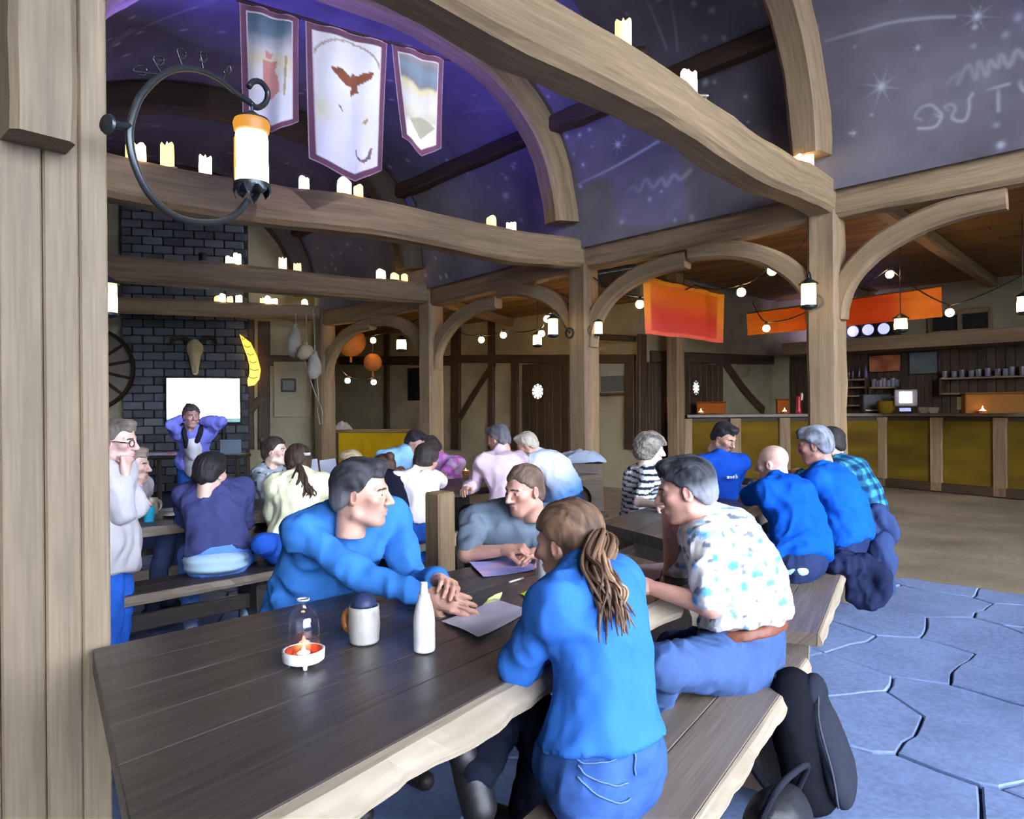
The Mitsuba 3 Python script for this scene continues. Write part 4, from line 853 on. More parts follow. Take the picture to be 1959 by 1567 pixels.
def paint_mid(u, v):
    c = ramp(v + .1 * (clouds(u, v, 1) - .5), [(0, (196, 196, 196)), (.4, (205, 205, 208)), (.6, (196, 196, 204)), (1, (208, 206, 226))])
    y = (v * 1.9 - .36); ringd = np.abs(np.hypot((u - .5) / .43, np.minimum((v - .27) / .2, 0)) - 1); on = (ringd < .035) & (v < .27); c[on] = lin(150, 138, 128)
    bird = np.array([(636, 358), (668, 356), (702, 364), (722, 384), (740, 398), (750, 380), (766, 396), (784, 398), (815, 392), (866, 398), (860, 424), (838, 440), (800, 448), (772, 452), (774, 470), (784, 496), (756, 488), (732, 496), (734, 470), (740, 450), (710, 440), (684, 414), (656, 388)], float)
    c[inside(nrm(bird, 525, 115, 415, 745), u, v)] = lin(120, 76, 58)
    horn = np.array([(750, 760), (758, 800), (785, 838), (820, 835), (845, 800), (862, 806), (850, 855), (800, 860), (765, 830), (748, 790)], float)
    c[inside(nrm(horn, 535, 115, 400, 745), u, v)] = lin(112, 92, 104)
    fl = np.array([(795, 650), (815, 636), (836, 645), (815, 668)], float); c[inside(nrm(fl, 530, 115, 405, 745), u, v)] = lin(150, 130, 90)
    fl = np.array([(670, 548), (680, 552), (692, 580), (682, 576)], float); c[inside(nrm(fl, 525, 115, 410, 745), u, v)] = lin(100, 84, 70)
    g = np.exp(-((u - .72) / .05) ** 2 - ((v - .72) / .12) ** 2) + np.exp(-((u - .15) / .12) ** 2 - ((v - .6) / .08) ** 2); return c * (1 - .25 * g[:, None] * V(.1, .2, 1.4))
def paint_left(u, v):
    c = ramp(v + .2 * (clouds(u, v, 4) - .5), [(0, (64, 92, 104)), (.16, (92, 106, 122)), (.32, (170, 168, 170)), (.45, (186, 176, 150)), (.6, (190, 190, 196)), (1, (200, 200, 224))])
    for poly in ([(.36, .42), (.62, .42), (.6, .47), (.56, .5), (.62, .56), (.64, .68), (.5, .74), (.4, .68), (.36, .55)], [(.42, .34), (.55, .36), (.52, .40), (.42, .40)]): c[inside(poly, u, v)] = lin(176, 122, 118)
    c[inside([(.74, .38), (.79, .38), (.74, .72), (.70, .72)], u, v)] = lin(150, 132, 108); return c
def paint_right(u, v):
    c = ramp(v + .1 * (clouds(u, v, 7) - .5), [(0, (150, 148, 140)), (.12, (120, 120, 122)), (.2, (108, 128, 140)), (.32, (110, 114, 122)), (.36, (188, 180, 140)), (.48, (188, 190, 190)), (.56, (190, 190, 176)), (.72, (176, 172, 150)), (.8, (206, 206, 204)), (1, (214, 214, 214))])
    c[inside([(.2, .74), (.5, .62), (.85, .76), (.5, .84)], u, v)] = lin(150, 150, 128); return c
pennant('left pennant with a reddish figure, partly behind the iron lantern', (458, 3), (571, 35), (572, 232), (466, 236), (520, 254), paint_left, 1)
pennant('large middle pennant with a spread winged bird', (584, 38), (741, 82), (732, 325), (592, 302), (678, 349), paint_mid, 2)
pennant('right pennant with pale clouds and hills', (749, 82), (849, 114), (845, 283), (770, 262), (806, 300), paint_right, 3)
kco = thing('hanging_line', 'thin cord from which the three pennants hang', 'cord'); part('cord', tube(line(onb(440, -8), onb(862, 116), 6), .006, 6), lin(50, 40, 60), kco)

# orange banners
def cloth_quad(name, label, cat_, px, depth, paint, group=None, sag=.03, n=50, m=36):
    k = thing(name, label, cat_, group); P = [at_depth(x, y, d) for (x, y), d in zip(px, depth)]
    u, v = np.meshgrid(np.linspace(0, 1, n), np.linspace(0, 1, m), indexing='ij'); U, W = u[..., None], v[..., None]
    g = (P[0] * (1 - U) + P[1] * U) * (1 - W) + (P[3] * (1 - U) + P[2] * U) * W
    nn = unit(np.cross(P[1] - P[0], P[3] - P[0])); g = g + nn * (sag * np.sin(u * 9) * v + sag * .5 * np.sin(u * 21 + 2))[..., None]
    me = ribbon(g, .006); put('cloth', me, 'vcol', k, smooth=True, color=np.tile(paint(u.ravel(), v.ravel()), (2, 1)))
    part('hanging_rod', tube(line(P[0], P[1], 3) + V(0, 0, .01), .014, 8), lin(80, 52, 30), k); return k
def paint_or(u, v):
    b = np.minimum(np.minimum(u, 1 - u), np.minimum(v, 1 - v)); c = ramp(v + .08 * clouds(u, v, 2), [(0, (222, 122, 38)), (.35, (206, 96, 40)), (.65, (186, 62, 46)), (1, (186, 66, 58))])
    c[b < .07] = ramp(v[b < .07], [(0, (224, 150, 48)), (.6, (224, 128, 50)), (1, (206, 92, 74))]); c[(v > .86) & (v < .885)] = lin(232, 170, 150); return c
cloth_quad('orange_banner', 'square orange red banner hanging in the arch left of the big post', 'banner', [(1231, 528), (1384, 564), (1383, 656), (1236, 638)], (9.0, 9.9, 9.9, 9.0), paint_or)
def paint_bar(u, v):
    c = ramp(u, [(0, (214, 112, 36)), (.3, (206, 86, 26)), (.62, (170, 56, 22)), (.75, (168, 60, 30)), (.9, (216, 120, 44)), (1, (214, 110, 40))]) * (.8 + .4 * clouds(u, v, 9))[:, None]; return c
cloth_quad('bar_banner', 'long orange red banner stretched above the bar, passing behind the big post', 'banner', [(1428, 601), (1801, 549), (1803, 606), (1430, 642)], (12.2, 10.8, 10.8, 12.2), paint_bar, sag=.015)

# ------------------------------------------------------------------ things on the end wall
def on_end(px, py, off=.14): return on_wall(px, py, WE0, WE1, off)
dE = unit(flat(WE0 - WE1, 0)); nE = V(-dE[1], dE[0], 0); nE = nE * np.sign(nE @ V(0, -1, 0))
def emat(c):
    m = np.eye(4); m[:3, 0] = dE; m[:3, 1] = V(0, 0, 1); m[:3, 2] = np.cross(dE, V(0, 0, 1)); m[:3, 3] = c
    if m[:3, 2] @ nE < 0: m[:3, 0] *= -1; m[:3, 2] *= -1
    return m
a, b, c0 = on_end(319, 725, .3), on_end(459, 725, .3), on_end(389, 809, .3); W_ = np.linalg.norm(flat(b - a, 0)); H_ = a[2] - c0[2]
kt = thing('presentation_screen', 'bright white screen behind the presenter, below the animal skull', 'screen'); mt = emat((a + b) / 2 - V(0, 0, H_ / 2))
put('frame', xf(box(W_ + .04, H_ + .04, .06, .01), mt), 'black', kt); put('display', xf(box(W_, H_ - .02, .01, .003, (0, .02, .032)), mt), 'glow_base', kt, emit=(1.9, 2.0, 2.05), label='glowing white picture')
put('teal_bar', xf(box(W_, .07, .012, .003, (0, -H_ / 2 + .04, .033)), mt), 'glow_base', kt, emit=(.02, .2, .26), label='teal strip along the lower edge')
for s in (-.35, .35): put('stand_leg', xf(box(.06, 1.3, .06, .01, (s, -H_ / 2 - .62, -.0)), mt), 'black', kt)
ks = thing('animal_skull', 'bleached horned animal skull mounted on the stone chimney', 'skull'); c0 = on_end(373, 682, .28); ms = emat(c0)
F = Field(V(-.35, -.45, -.2), V(.35, .45, .3), .018)
F.ell(V(0, .16, 0), np.eye(3), V(.15, .17, .13), .05); F.cone(V(0, .1, .03), V(.015, -.30, .08), .12, .055, .05); F.ell(V(-.1, .05, .09), np.eye(3), V(.045, .05, .05), .03, 'sub'); F.ell(V(.1, .05, .09), np.eye(3), V(.045, .05, .05), .03, 'sub'); F.ell(V(0, -.25, .13), np.eye(3), V(.03, .06, .04), .02, 'sub')
sk = F.mesh(); part('skull', xf(sk, ms), lin(186, 172, 132), ks)
for s in (-1, 1):
    hp = catmull([V(s * .10, .26, 0), V(s * .22, .36, -.02), V(s * .34, .33, .02), V(s * .40, .22, .06), V(s * .36, .38, .05)], 6) ; t = np.linspace(0, 1, len(hp)); mm = sweep(hp, csec(1), V(0, 0, 1))[0]
    rr = (.045 * (1 - t) + .012); vv = mm.vertices.copy(); k9 = 9
    for i in range(len(hp)): vv[i * k9:(i + 1) * k9] = hp[i] + (vv[i * k9:(i + 1) * k9] - hp[i]) * rr[i]
    mm.vertices = vv; mm = trimesh.Trimesh(np.vstack([vv]), mm.faces, process=False); part('horn', xf(mm, ms), lin(58, 52, 46), ks)
kmn = thing('crescent_moon_lamp', 'glowing yellow crescent moon lamp on the end wall', 'lamp'); 
outer = [(459, 640), (480, 656), (493, 684), (499, 708), (496, 726), (487, 737), (475, 739)]; inner = [(474, 728), (478, 715), (478, 700), (474, 684), (467, 665)]
pl = np.array([[(on_end(x, y, .2) - on_end(475, 690, .2)) @ dE, (on_end(x, y, .2) - on_end(475, 690, .2))[2]] for x, y in outer + inner]); mo = emat(on_end(475, 690, .2))
if mo[:3, 0] @ dE < 0: pl[:, 0] *= -1
pg = sg.Polygon(pl).buffer(0); pg = pg if pg.geom_type == 'Polygon' else max(pg.geoms, key=lambda g: g.area)
put('shade', xf(trimesh.creation.extrude_polygon(pg, .08, engine='earcut'), mo), 'glow_base', kmn, emit=(1.35, .72, .03))
for i in range(6):
    f = (i + .7) / 6.5; y = 640 + f * 96; xs_ = np.interp(y, [640, 662, 690, 712, 728, 738], [459, 478, 490, 496, 492, 477]); xi = np.interp(y, [640, 665, 684, 700, 715, 728, 738], [458, 467, 474, 478, 478, 474, 474])
    part('seam', tube(np.array([on_end(xi, y - 4, .285), on_end((xi + xs_) / 2, y, .29), on_end(xs_, y - 3, .285)]), .008, 6), lin(120, 70, 10), kmn)
kw = thing('cart_wheel', 'huge dark spoked wheel leaning behind the foreground post', 'wheel'); wc = on_end(168, 705, .3); rw = np.linalg.norm(flat(on_end(258, 705, .3) - wc, 0)); mw = emat(wc)
def wring(r0, r1, z0, z1): return lathe([(r0, z0), (r1, z0), (r1, z1), (r0, z1), (r0, z0)], 56)
part('rim', xf(wring(rw * .93, rw, -.06, .06), mw), lin(52, 44, 36), kw, smooth=False); part('backboard', xf(lathe([(0, -.03), (rw * .94, -.03), (rw * .94, -.01), (0, -.01)], 56), mw), lin(120, 112, 100), kw, smooth=False)
for i in range(14):
    a = i * math.pi / 7 + .2; mm, f = stick(V(math.cos(a) * .05, math.sin(a) * .05, .0), V(math.cos(a) * rw * .95, math.sin(a) * rw * .95, .0), .05, .05, up=(0, 0, 1)); part('spoke', xf(mm, mw @ f), lin(60, 50, 42), kw, smooth=False)
part('hub', xf(lathe([(0, -.08), (.12, -.08), (.12, .1), (0, .1)], 24), mw), lin(60, 50, 42), kw, smooth=False)
kpf = thing('picture_frame', 'small framed picture on the pale panel by the ropes', 'picture'); mp = emat(on_end(552, 737, .09)); put('frame', xf(box(.28, .26, .03, .01), mp), 'black', kpf); part('print', xf(box(.21, .19, .012, .002, (0, 0, .012)), mp), lin(120, 116, 104), kpf, smooth=False)
# hanging bundles, ropes and hook near the slender post
def bundle(px, py0, py1, d, w, label, col):
    k = thing('hanging_sack', label, 'sack'); c1, c0 = at_depth(px, py0, d), at_depth(px, py1, d); h = c1[2] - c0[2]
    m = lathe([(0, 0), (w * .3, .02), (w * .5, h * .22), (w * .46, h * .5), (w * .3, h * .8), (w * .1, h * .92), (w * .14, h), (0, h)], 18); m.vertices = m.vertices + (meshkit.noise(m.vertices * 9) - .5)[:, None] * w * .3 * V(1, 1, 0)
    part('sack', xf(m, tr(*c0)), lin(*col), k); part('cord', tube(line(c1, at_depth(px, 600, d), 3), .008, 6), lin(170, 165, 155), k)
bundle(566, 620, 685, 12.6, .26, 'long pale sack hanging left of the ropes', (170, 164, 150)); bundle(586, 655, 690, 12.4, .30, 'round beige sack hanging in the middle of the ropes', (176, 166, 140)); bundle(602, 672, 726, 12.2, .24, 'lower pale sack hanging beside the slender post', (176, 172, 160))
kr = thing('hoist_rope', 'thin white rope with a hook hanging from the far beam', 'rope')
part('rope', tube(np.array([at_depth(599, 592, 12.3), at_depth(602, 660, 12.2), at_depth(610, 770, 12.1)]), .008, 6), lin(200, 200, 196), kr); part('rope', tube(np.array([at_depth(583, 690, 12.3), at_depth(598, 740, 12.2), at_depth(611, 772, 12.1)]), .008, 6), lin(200, 200, 196), kr)
part('loop', tube(np.array([at_depth(x, y, 12.1) for x, y in ((611, 770), (607, 785), (612, 812), (617, 812), (617, 788), (612, 772))]), .008, 6), lin(190, 190, 186), kr)
for px, py, r, d, lab in ((671, 654, .30, 14.2, 'large round orange lampion'), (713, 693, .18, 14, 'small round orange lampion below the large one')):
    k = thing('round_lampion', lab, 'lantern'); c = at_depth(px, py, d); m = lathe([(0, -r)] + [(r * math.cos(a), r * math.sin(a)) for a in np.linspace(-1.45, 1.45, 24)] + [(0, r)], 32); v = m.vertices; m.vertices = v * (1 - .015 * (np.sin(v[:, 2] / r * 22) > .6))[:, None]
    part('shade', xf(m, tr(*c)), lin(206, 130, 66), k); part('cord', tube(line(c + V(0, 0, r), c + V(0, 0, r + .35), 3), .008, 6), lin(90, 70, 50), k); part('tassel', xf(lathe([(0, -r - .12), (.03, -r - .11), (.02, -r), (0, -r)], 10), tr(*c)), lin(190, 120, 70), k)
# presenter's desk, flip sheets, yellow cloth counter
kd = thing('side_desk', 'narrow desk with papers and a laptop below the screen', 'desk'); dc = at_depth(430, 880, 11.6)
d0 = flat(at_depth(285, 880, 11.3), 0); d1 = flat(at_depth(470, 880, 11.3), 0); mm, f = stick(d0 + V(0, 0, .80), d1 + V(0, 0, .80), .5, .05); wood('desktop', mm, f, 'table_wood', kd)
for t in (.04, .96):
    p = rail(d0, d1, t); mm, f = stick(p + V(0, .2, 0), p + V(0, .2, .79), .06, .06); wood('leg', mm, f, 'table_wood', kd); mm, f = stick(p + V(0, -.2, 0), p + V(0, -.2, .79), .06, .06); wood('leg', mm, f, 'table_wood', kd)
kla = thing('laptop', 'open pale blue laptop on the side desk right of the presenter', 'laptop'); c = at_depth(438, 873, 11.25); c[2] = .83
part('base', xf(box(.34, .24, .018, .005), tr(c[0], c[1], c[2])), lin(130, 150, 170), kla, 'satin', False); part('lid', xf(box(.34, .015, .23, .005), tr(c[0] - .02, c[1] + .12, c[2] + .11)), lin(150, 170, 186), kla, 'satin', False)
kpk = thing('paper_stack', 'low pile of papers with a pink sheet on the side desk left of the presenter', 'paper'); c = at_depth(318, 882, 11.2); c[2] = .83
part('papers', xf(box(.5, .25, .04, .004), tr(c[0] - .1, c[1], c[2] + .01)), lin(170, 160, 176), kpk, smooth=False); part('pink_sheet', xf(box(.16, .2, .012, .002), tr(c[0] + .05, c[1], c[2] + .037, .2)), lin(210, 110, 180), kpk, smooth=False)
kye = thing('draped_counter', 'counter with a yellow cloth front behind the man in pale blue', 'counter'); y0, y1 = at_depth(648, 828, 14.2), at_depth(790, 828, 14.2); hh = y0[2]
put('body', xf(trimesh.creation.box([np.linalg.norm(y1 - y0), .6, hh]), frame((y0 + y1) / 2 + V(0, .32, -hh / 2), V(1, 0, 0))), 'timber_dark', kye, uv=np.zeros((8, 2)) + 30)
mm, f = stick(y0 + V(-.05, .3, .03), y1 + V(.05, .3, .03), .7, .05); wood('top', mm, f, 'timber', kye)
u, v = np.meshgrid(np.linspace(0, 1, 60), np.linspace(0, 1, 12), indexing='ij'); g = (y0 + (y1 - y0) * u[..., None]) + V(0, -.02, 0) + V(0, 0, -1) * (v * hh * .72)[..., None] + V(0, -1, 0) * (.03 * np.sin(u * 40) * v)[..., None]
part('yellow_cloth', ribbon(g, .008), lin(198, 158, 30), kye, label='yellow cloth drape')
solid('paper_flower', cloth_pile(at_depth(656, 824, 14.0) , .16, .14, .16, 8, 16), lin(196, 204, 206), 'crumpled white paper flower on the yellow draped counter', 'paper flower')
kdk = thing('small_window', None, None, None, 'structure'); c = on_wall(793, 735, WA0, WA1, .02); dA = unit(flat(WA1 - WA0, 0)); put('pane', xf(box(.5, .05, .8, .01), frame(c, dA)), 'black', kdk)
kfc = thing('flip_chart', 'low white flip chart boards leaning behind the long haired woman', 'board')
for i, (x0, x1) in enumerate(((594, 619), (621, 652))):
    a, b, c = at_depth(x0, 880, 7.9), at_depth(x1, 876, 7.9), at_depth(x0, 940, 7.8); part('board', xf(box(np.linalg.norm(b - a), .02, 1.0, .004), frame((a + b) / 2 - V(0, 0, .5), b - a)), lin(205, 208, 224), kfc, smooth=False)
k = thing('wall_notice', 'pale notice with a darker lower half on the wall right of the middle post', 'picture'); a, b = on_wall(1148, 715, WA0, WA1, .02), on_wall(1203, 715, WA0, WA1, .02); dd = unit(flat(b - a, 0)); w_ = np.linalg.norm(flat(b - a, 0)); hz = 70 * a[1] / FPX
mq = frame((a + b) / 2, dd); part('sheet', xf(box(w_, .02, hz, .004), mq), lin(150, 152, 142), k, smooth=False); part('lower_panel', xf(box(w_ * .95, .024, hz * .42, .004, (0, 0, -hz * .27)), mq), lin(92, 96, 92), k, smooth=False); part('shelf', xf(box(w_, .1, .04, .006, (0, 0, -hz * .55)), mq), lin(88, 66, 40), k, smooth=False)
kaw = thing('awning_board', None, None, None, 'structure'); a, b = on_wall(1140, 645, WA0, WA1, .1), on_wall(1210, 648, WA0, WA1, .1); mm, f = stick(a, b, .3, .1); wood('board', mm, f, 'timber_dark', kaw)
# ------------------------------------------------------------------ bar
KP = [V(3.28, 13.3, 0), V(6.9, 13.15, 0), V(9.9, 7.9, 0)]
kbar = thing('bar_counter', 'long bar counter with a yellow brown front and dark uprights', 'counter')
for i in range(2):
    a, b = KP[i], KP[i + 1]; d = unit(b - a); n = V(d[1], -d[0], 0); n = n * np.sign(n @ V(-.3, -1, 0)); L = np.linalg.norm(b - a)
    m, f = stick(a - n * .22 + V(0, 0, 1.345), b - n * .22 + V(0, 0, 1.345) + d * .05, .62, .06); wood('worktop', m, f, 'bench_wood', kbar)
    put('body', xf(trimesh.creation.box([L, .5, 1.3]), frame((a + b) / 2 - n * .27 + V(0, 0, .655), d)), 'timber_dark', kbar, uv=np.zeros((8, 2)) + 30)
    npn = 4 if i == 0 else 6; u0 = 0
    for j in range(npn):
        p0, p1 = a + d * L * j / npn, a + d * L * (j + 1) / npn
        g = meshkit.fbm(np.array([[j * 3.1 + i * 9, 0, 0]]), 2)[0]; m = box(L / npn - .2, .03, 1.08, .01)
        m = m.subdivide().subdivide().subdivide(); f = frame((p0 + p1) / 2 + n * .012 + V(0, 0, .70), d); v = m.vertices
        tt = meshkit.fbm(v * V(1.3, 1, 5) + j * 4 + i * 17, 3)[:, None]; put('front_panel', xf(m, f), 'vcol', kbar, smooth=False, color=(lin(64, 48, 26) * (1 - tt) + lin(126, 102, 32) * tt))
        m, f = stick(p0 + n * .03 + V(0, 0, .02), p0 + n * .03 + V(0, 0, 1.3), .08, .2, up=d); wood('upright', m, f, 'timber', kbar)
    m, f = stick(a + n * .035 + V(0, 0, .09), b + n * .035 + V(0, 0, .09), .07, .16); wood('skirting', m, f, 'timber_dark', kbar)
kcp = thing('corner_post', 'slim timber post at the left end of the bar counter', 'post', kind='structure'); p = flat(at_depth(1293, 783, 13.2), 0); timber('shaft', line(p, p + V(0, 0, 4.0), 8), .26, .26, 'timber', kcp, ups=CV, wob=.015)
def on_bar(px, py, off=0.0): return on_wall(px, py, WB0, WB1, off)
dB = unit(flat(WB1 - WB0, 0)); 
def bmat(c): return frame(c, dB)
# soffit, back boards, shelves
kso = thing('bar_soffit', 'long pale beam above the bar shelves', 'shelf', kind='structure'); a, b = on_bar(1512, 672, .5), on_bar(2040, 636, .5); z = (a[2] + b[2]) / 2
m, f = stick(flat(a, z), flat(b, z), 1.0, .28); wood('beam', m, f, 'timber', kso)
kbb = thing('bar_backboard', 'dark plank wall behind the bar', None, None, 'structure'); a, b = on_bar(1512, 700, .05), on_bar(2060, 700, .05); L = np.linalg.norm(flat(b - a, 0)); nb_ = 34
for j in range(nb_):
    c = flat(a, 0) + dB * L * (j + .5) / nb_; wood('plank', box(2.8, L / nb_ - .006, .04, .006), frame(c + V(0, 0, 1.4), V(0, 0, 1), CV), 'timber_dark', kbb)
def shelf_unit(name, label, px0, px1, py0, rows, dep=.35):
    k = thing(name, label, 'shelf'); a, b = on_bar(px0, py0, .1), on_bar(px1, py0, .1); L = np.linalg.norm(flat(b - a, 0)); zs = [on_bar((px0 + px1) / 2, y, .1)[2] for y in rows]
    nrm = -CV
    for zz in zs: m, f = stick(flat(a, zz) + nrm * dep / 2, flat(b, zz) + nrm * dep / 2, dep, .04); wood('shelf_board', m, f, 'timber', k)
    for q in (a, b): m, f = stick(flat(q, min(zs) - .02) + nrm * dep / 2, flat(q, max(zs) + .02) + nrm * dep / 2, .05, dep, up=nrm); wood('side', m, f, 'timber_dark', k)
    return a, b, zs, nrm * dep / 2
def glassware(p, n, label, group, kind, col, seed):
    rg = np.random.default_rng(seed); a, b, z, off = p
    for j in range(n):
        c = flat(a, z + .021) + (flat(b, 0) - flat(a, 0)) * ((j + .5 + rg.uniform(-.2, .2)) / n) + off
        h = rg.uniform(.8, 1.15)
        if kind == 'bottle':
            pr = [(0, 0), (.04, 0), (.042, .16 * h), (.016, .23 * h), (.014, .31 * h), (0, .31 * h)]; cc = col[int(rg.integers(len(col)))]
            solid('bottle', xf(lathe(pr, 14), tr(*c)), lin(*cc), label, 'bottle', group, 'gloss')
        else:
            pr = [(0, 0), (.045, 0), (.055, .16 * h), (.05, .16 * h), (.042, .01), (0, .01)]; solid('drinking_glass', xf(lathe(pr, 14), tr(*c)), lin(*col[int(rg.integers(len(col)))]), label, 'glass', group, 'gloss')
S1 = shelf_unit('bar_shelf', 'low shelf unit with glasses behind the bar, right of the big post', 1622, 1665, 727, (727, 742, 758, 776))
S2 = shelf_unit('bar_shelf', 'long shelf with glasses at the right edge of the bar', 1806, 2040, 722, (722, 752))
glassware((S2[0], S2[1], S2[2][0], S2[3]), 14, 'clear glass standing in the row on the long bar shelf', 'glasses on the long bar shelf', 'glass', [(150, 150, 165), (120, 124, 134)], 3)
glassware((S1[0], S1[1], S1[2][0], S1[3]), 4, 'small bottle on top of the low bar shelf unit', 'bottles on the low shelf unit', 'bottle', [(90, 70, 120), (60, 50, 60)], 4)
S3 = shelf_unit('bar_shelf', 'glass shelf left of the lit till', 1672, 1722, 742, (742, 760))
glassware((S3[0], S3[1], S3[2][0], S3[3]), 7, 'pale glass standing on the shelf left of the lit till', 'glasses left of the till', 'glass', [(170, 170, 190), (140, 144, 160)], 5)
def poster(px0, px1, py0, py1, label, cols, seed):
    a, b, c = on_bar(px0, py0, .1), on_bar(px1, py0, .1), on_bar(px0, py1, .1); w, h = np.linalg.norm(flat(b - a, 0)), a[2] - c[2]; k = thing('bar_poster', label, 'poster'); m = box(w, .02, h, .003).subdivide().subdivide().subdivide().subdivide(); t = np.clip((meshkit.fbm(m.vertices * 4 + seed, 3) - .3) * 2.5, 0, 1)[:, None]
    put('board', xf(box(w + .05, .015, h + .05, .003), bmat((a + b) / 2 - V(0, 0, h / 2) + CV * .015)), 'black', k); put('print', xf(m, bmat((a + b) / 2 - V(0, 0, h / 2))), 'vcol', k, smooth=False, color=lin(*cols[0]) * (1 - t) + lin(*cols[1]) * t)
poster(1663, 1722, 680, 710, 'orange and cream poster behind the bar', [(190, 130, 90), (140, 60, 40)], 2); poster(1740, 1792, 674, 714, 'grey green framed board behind the bar', [(88, 98, 96), (104, 112, 108)], 5)
kwn = thing('window_2', 'dark two pane window in the plaster above the bar shelf', None, None, 'structure')
a, b, c = on_bar(1780, 604, .02), on_bar(1895, 590, .02), on_bar(1780, 640, .02); z1, z0 = (a[2] + b[2]) / 2, c[2]; w = np.linalg.norm(flat(b - a, 0))
for t in (.26, .76): put('pane', xf(box(w * .42, .03, z1 - z0, .006), bmat(flat(a, (z0 + z1) / 2) + dB * w * t)), 'black', kwn)
for t0, t1, zz in ((0, 1, z0), (0, 1, z1)): m, f = stick(flat(a, zz) + dB * w * t0 - CV * .03, flat(a, zz) + dB * w * t1 - CV * .03, .07, .1); wood('frame', m, f, 'timber', kwn)
for t in (0, .5, 1.0): m, f = stick(flat(a, z0) + dB * w * t - CV * .03, flat(a, z1) + dB * w * t - CV * .03, .07, .1, up=CV); wood('frame', m, f, 'timber', kwn)
for j, (px, py) in enumerate(((1632, 634), (1661, 631), (1691, 629))):
    k = thing('round_light', ['left round violet light above the bar beam', 'middle round violet light above the bar beam', 'right round violet light above the bar beam'][j], 'lamp'); c = on_bar(px, py, .3); m = frame(c, dB); m2 = m.copy(); m2[:3, 2] = -CV; m2[:3, 0] = dB; m2[:3, 1] = np.cross(-CV, dB)
    put('diffuser', xf(lathe([(0, 0), (.13, 0), (.11, .03), (0, .04)], 24), m2), 'glow_base', k, smooth=True, emit=(.32, .36, 1.5)); put('ring', xf(lathe([(.13, -.02), (.15, -.02), (.15, .03), (.13, .03), (.13, -.02)], 24), m2), 'black', k)
kfa = thing('lamp_housing', 'dark recess board holding the three round violet lights', 'board'); a, b = on_bar(1618, 632, .26), on_bar(1724, 624, .26); m, f = stick(a, b, .05, .5); wood('board', m, f, 'timber_dark', kfa)
def spot_only(key, c, tgt, col, cut): scene[key] = {'type': 'spot', 'to_world': mi.ScalarTransform4f().look_at(origin=[float(x) for x in c], target=[float(x) for x in tgt], up=[.1, .2, 1]), 'intensity': {'type': 'rgb', 'value': [float(x) for x in col]}, 'cutoff_angle': cut, 'beam_width': cut * .5}
spot_lamp(on_bar(1560, 655, 1.0) + V(0, 0, .25), 'small violet lamp standing on the bar beam', (.55, .42, 1.0), on_bar(1590, 600, 0), 3, 70)
# till, taps and small things on the counter
def on_count(px, py): return at_z(px, py, 1.376)
def ctr(px, d): p = at_depth(px, 790, d); p[2] = 1.376; return p
k = thing('bar_till', 'till with a glowing white screen on the bar back shelf', 'till'); c = ctr(1733, 12.6); mb_ = tr(c[0], c[1], c[2], -.6); put('foot', xf(box(.2, .18, .10, .01, (0, 0, .05)), mb_), 'black', k); part('case', xf(box(.36, .06, .30, .02, (0, 0, .27)), mb_), lin(180, 180, 186), k, 'satin', False)
put('display', xf(box(.2, .01, .2, .002, (0, -.034, .28)), mb_), 'glow_base', k, emit=(2.4, 2.4, 2.5)); put('lower_display', xf(box(.18, .012, .06, .002, (0, -.10, .06)), mb_), 'glow_base', k, emit=(.1, .16, .6))
for px, d, lab in ((1341, 13.6, 'candle glass glowing at the left end of the bar counter'), (1501, 13.3, 'small candle glass near the fire red tap'), (1880, 10.7, 'tealight glowing on the right part of the bar counter')): c = ctr(px, d); t = thing('tealight_glass', lab, 'candle'); m = tr(*c, 0, 1.5); part('bowl', xf(lathe([(0, 0), (.035, 0), (.045, .02), (.042, .03), (.040, .03), (.033, .006), (0, .006)], 20), m), lin(170, 100, 50), t, 'gloss'); put('flame', xf(lathe([(0, .008), (.026, .008), (.03, .03), (.012, .045), (0, .08)], 16), m), 'glow_base', t, smooth=True, emit=(12, 6.5, 2.4))
for px, d, w, h, col, lab in ((1360, 13.75, .55, .22, (150, 84, 36), 'low orange wooden box behind the left candle glass'), (1497, 13.5, .22, .26, (150, 84, 40), 'orange lamp shade box behind the small candle glass'), (1905, 10.6, .9, .30, (120, 80, 40), 'wide brown crate behind the right tealight')):
    c = ctr(px, d + .25); k = thing('counter_box', lab, 'box'); m = tr(c[0], c[1], c[2], -.2); part('body', xf(box(w, .16, h, .012, (0, 0, h / 2)), m), lin(*col), k, smooth=False); part('lid', xf(box(w + .03, .18, .025, .006, (0, 0, h + .012)), m), lin(*[x * .8 for x in col]), k, smooth=False)
k = thing('beer_tap', 'red and white beer tap on the bar left of the big post', 'tap'); c = ctr(1528, 13.15); m = tr(*c); part('column', xf(lathe([(0, 0), (.06, 0), (.045, .05), (.04, .28), (.05, .32), (0, .34)], 18), m), lin(170, 40, 46), k, 'gloss'); part('handle', xf(lathe([(0, .30), (.02, .3), (.028, .42), (0, .45)], 14), m @ tr(.05, -.03, -.05)), lin(225, 215, 205), k, 'gloss')
for j, (px, d, lab) in enumerate(((1768, 12.3, 'stack of white bowls left of the brown crate'), (1786, 12.0, 'second stack of white bowls beside the first'))):
    c = ctr(px, d); k = thing('bowl_stack', lab, 'bowl'); 
    for q in range(3): part('bowl', xf(lathe([(0, 0), (.05, 0), (.09, .05), (.085, .05), (.045, .008), (0, .008)], 20), tr(c[0], c[1], c[2] + q * .025)), lin(205, 200, 190), k, 'gloss')
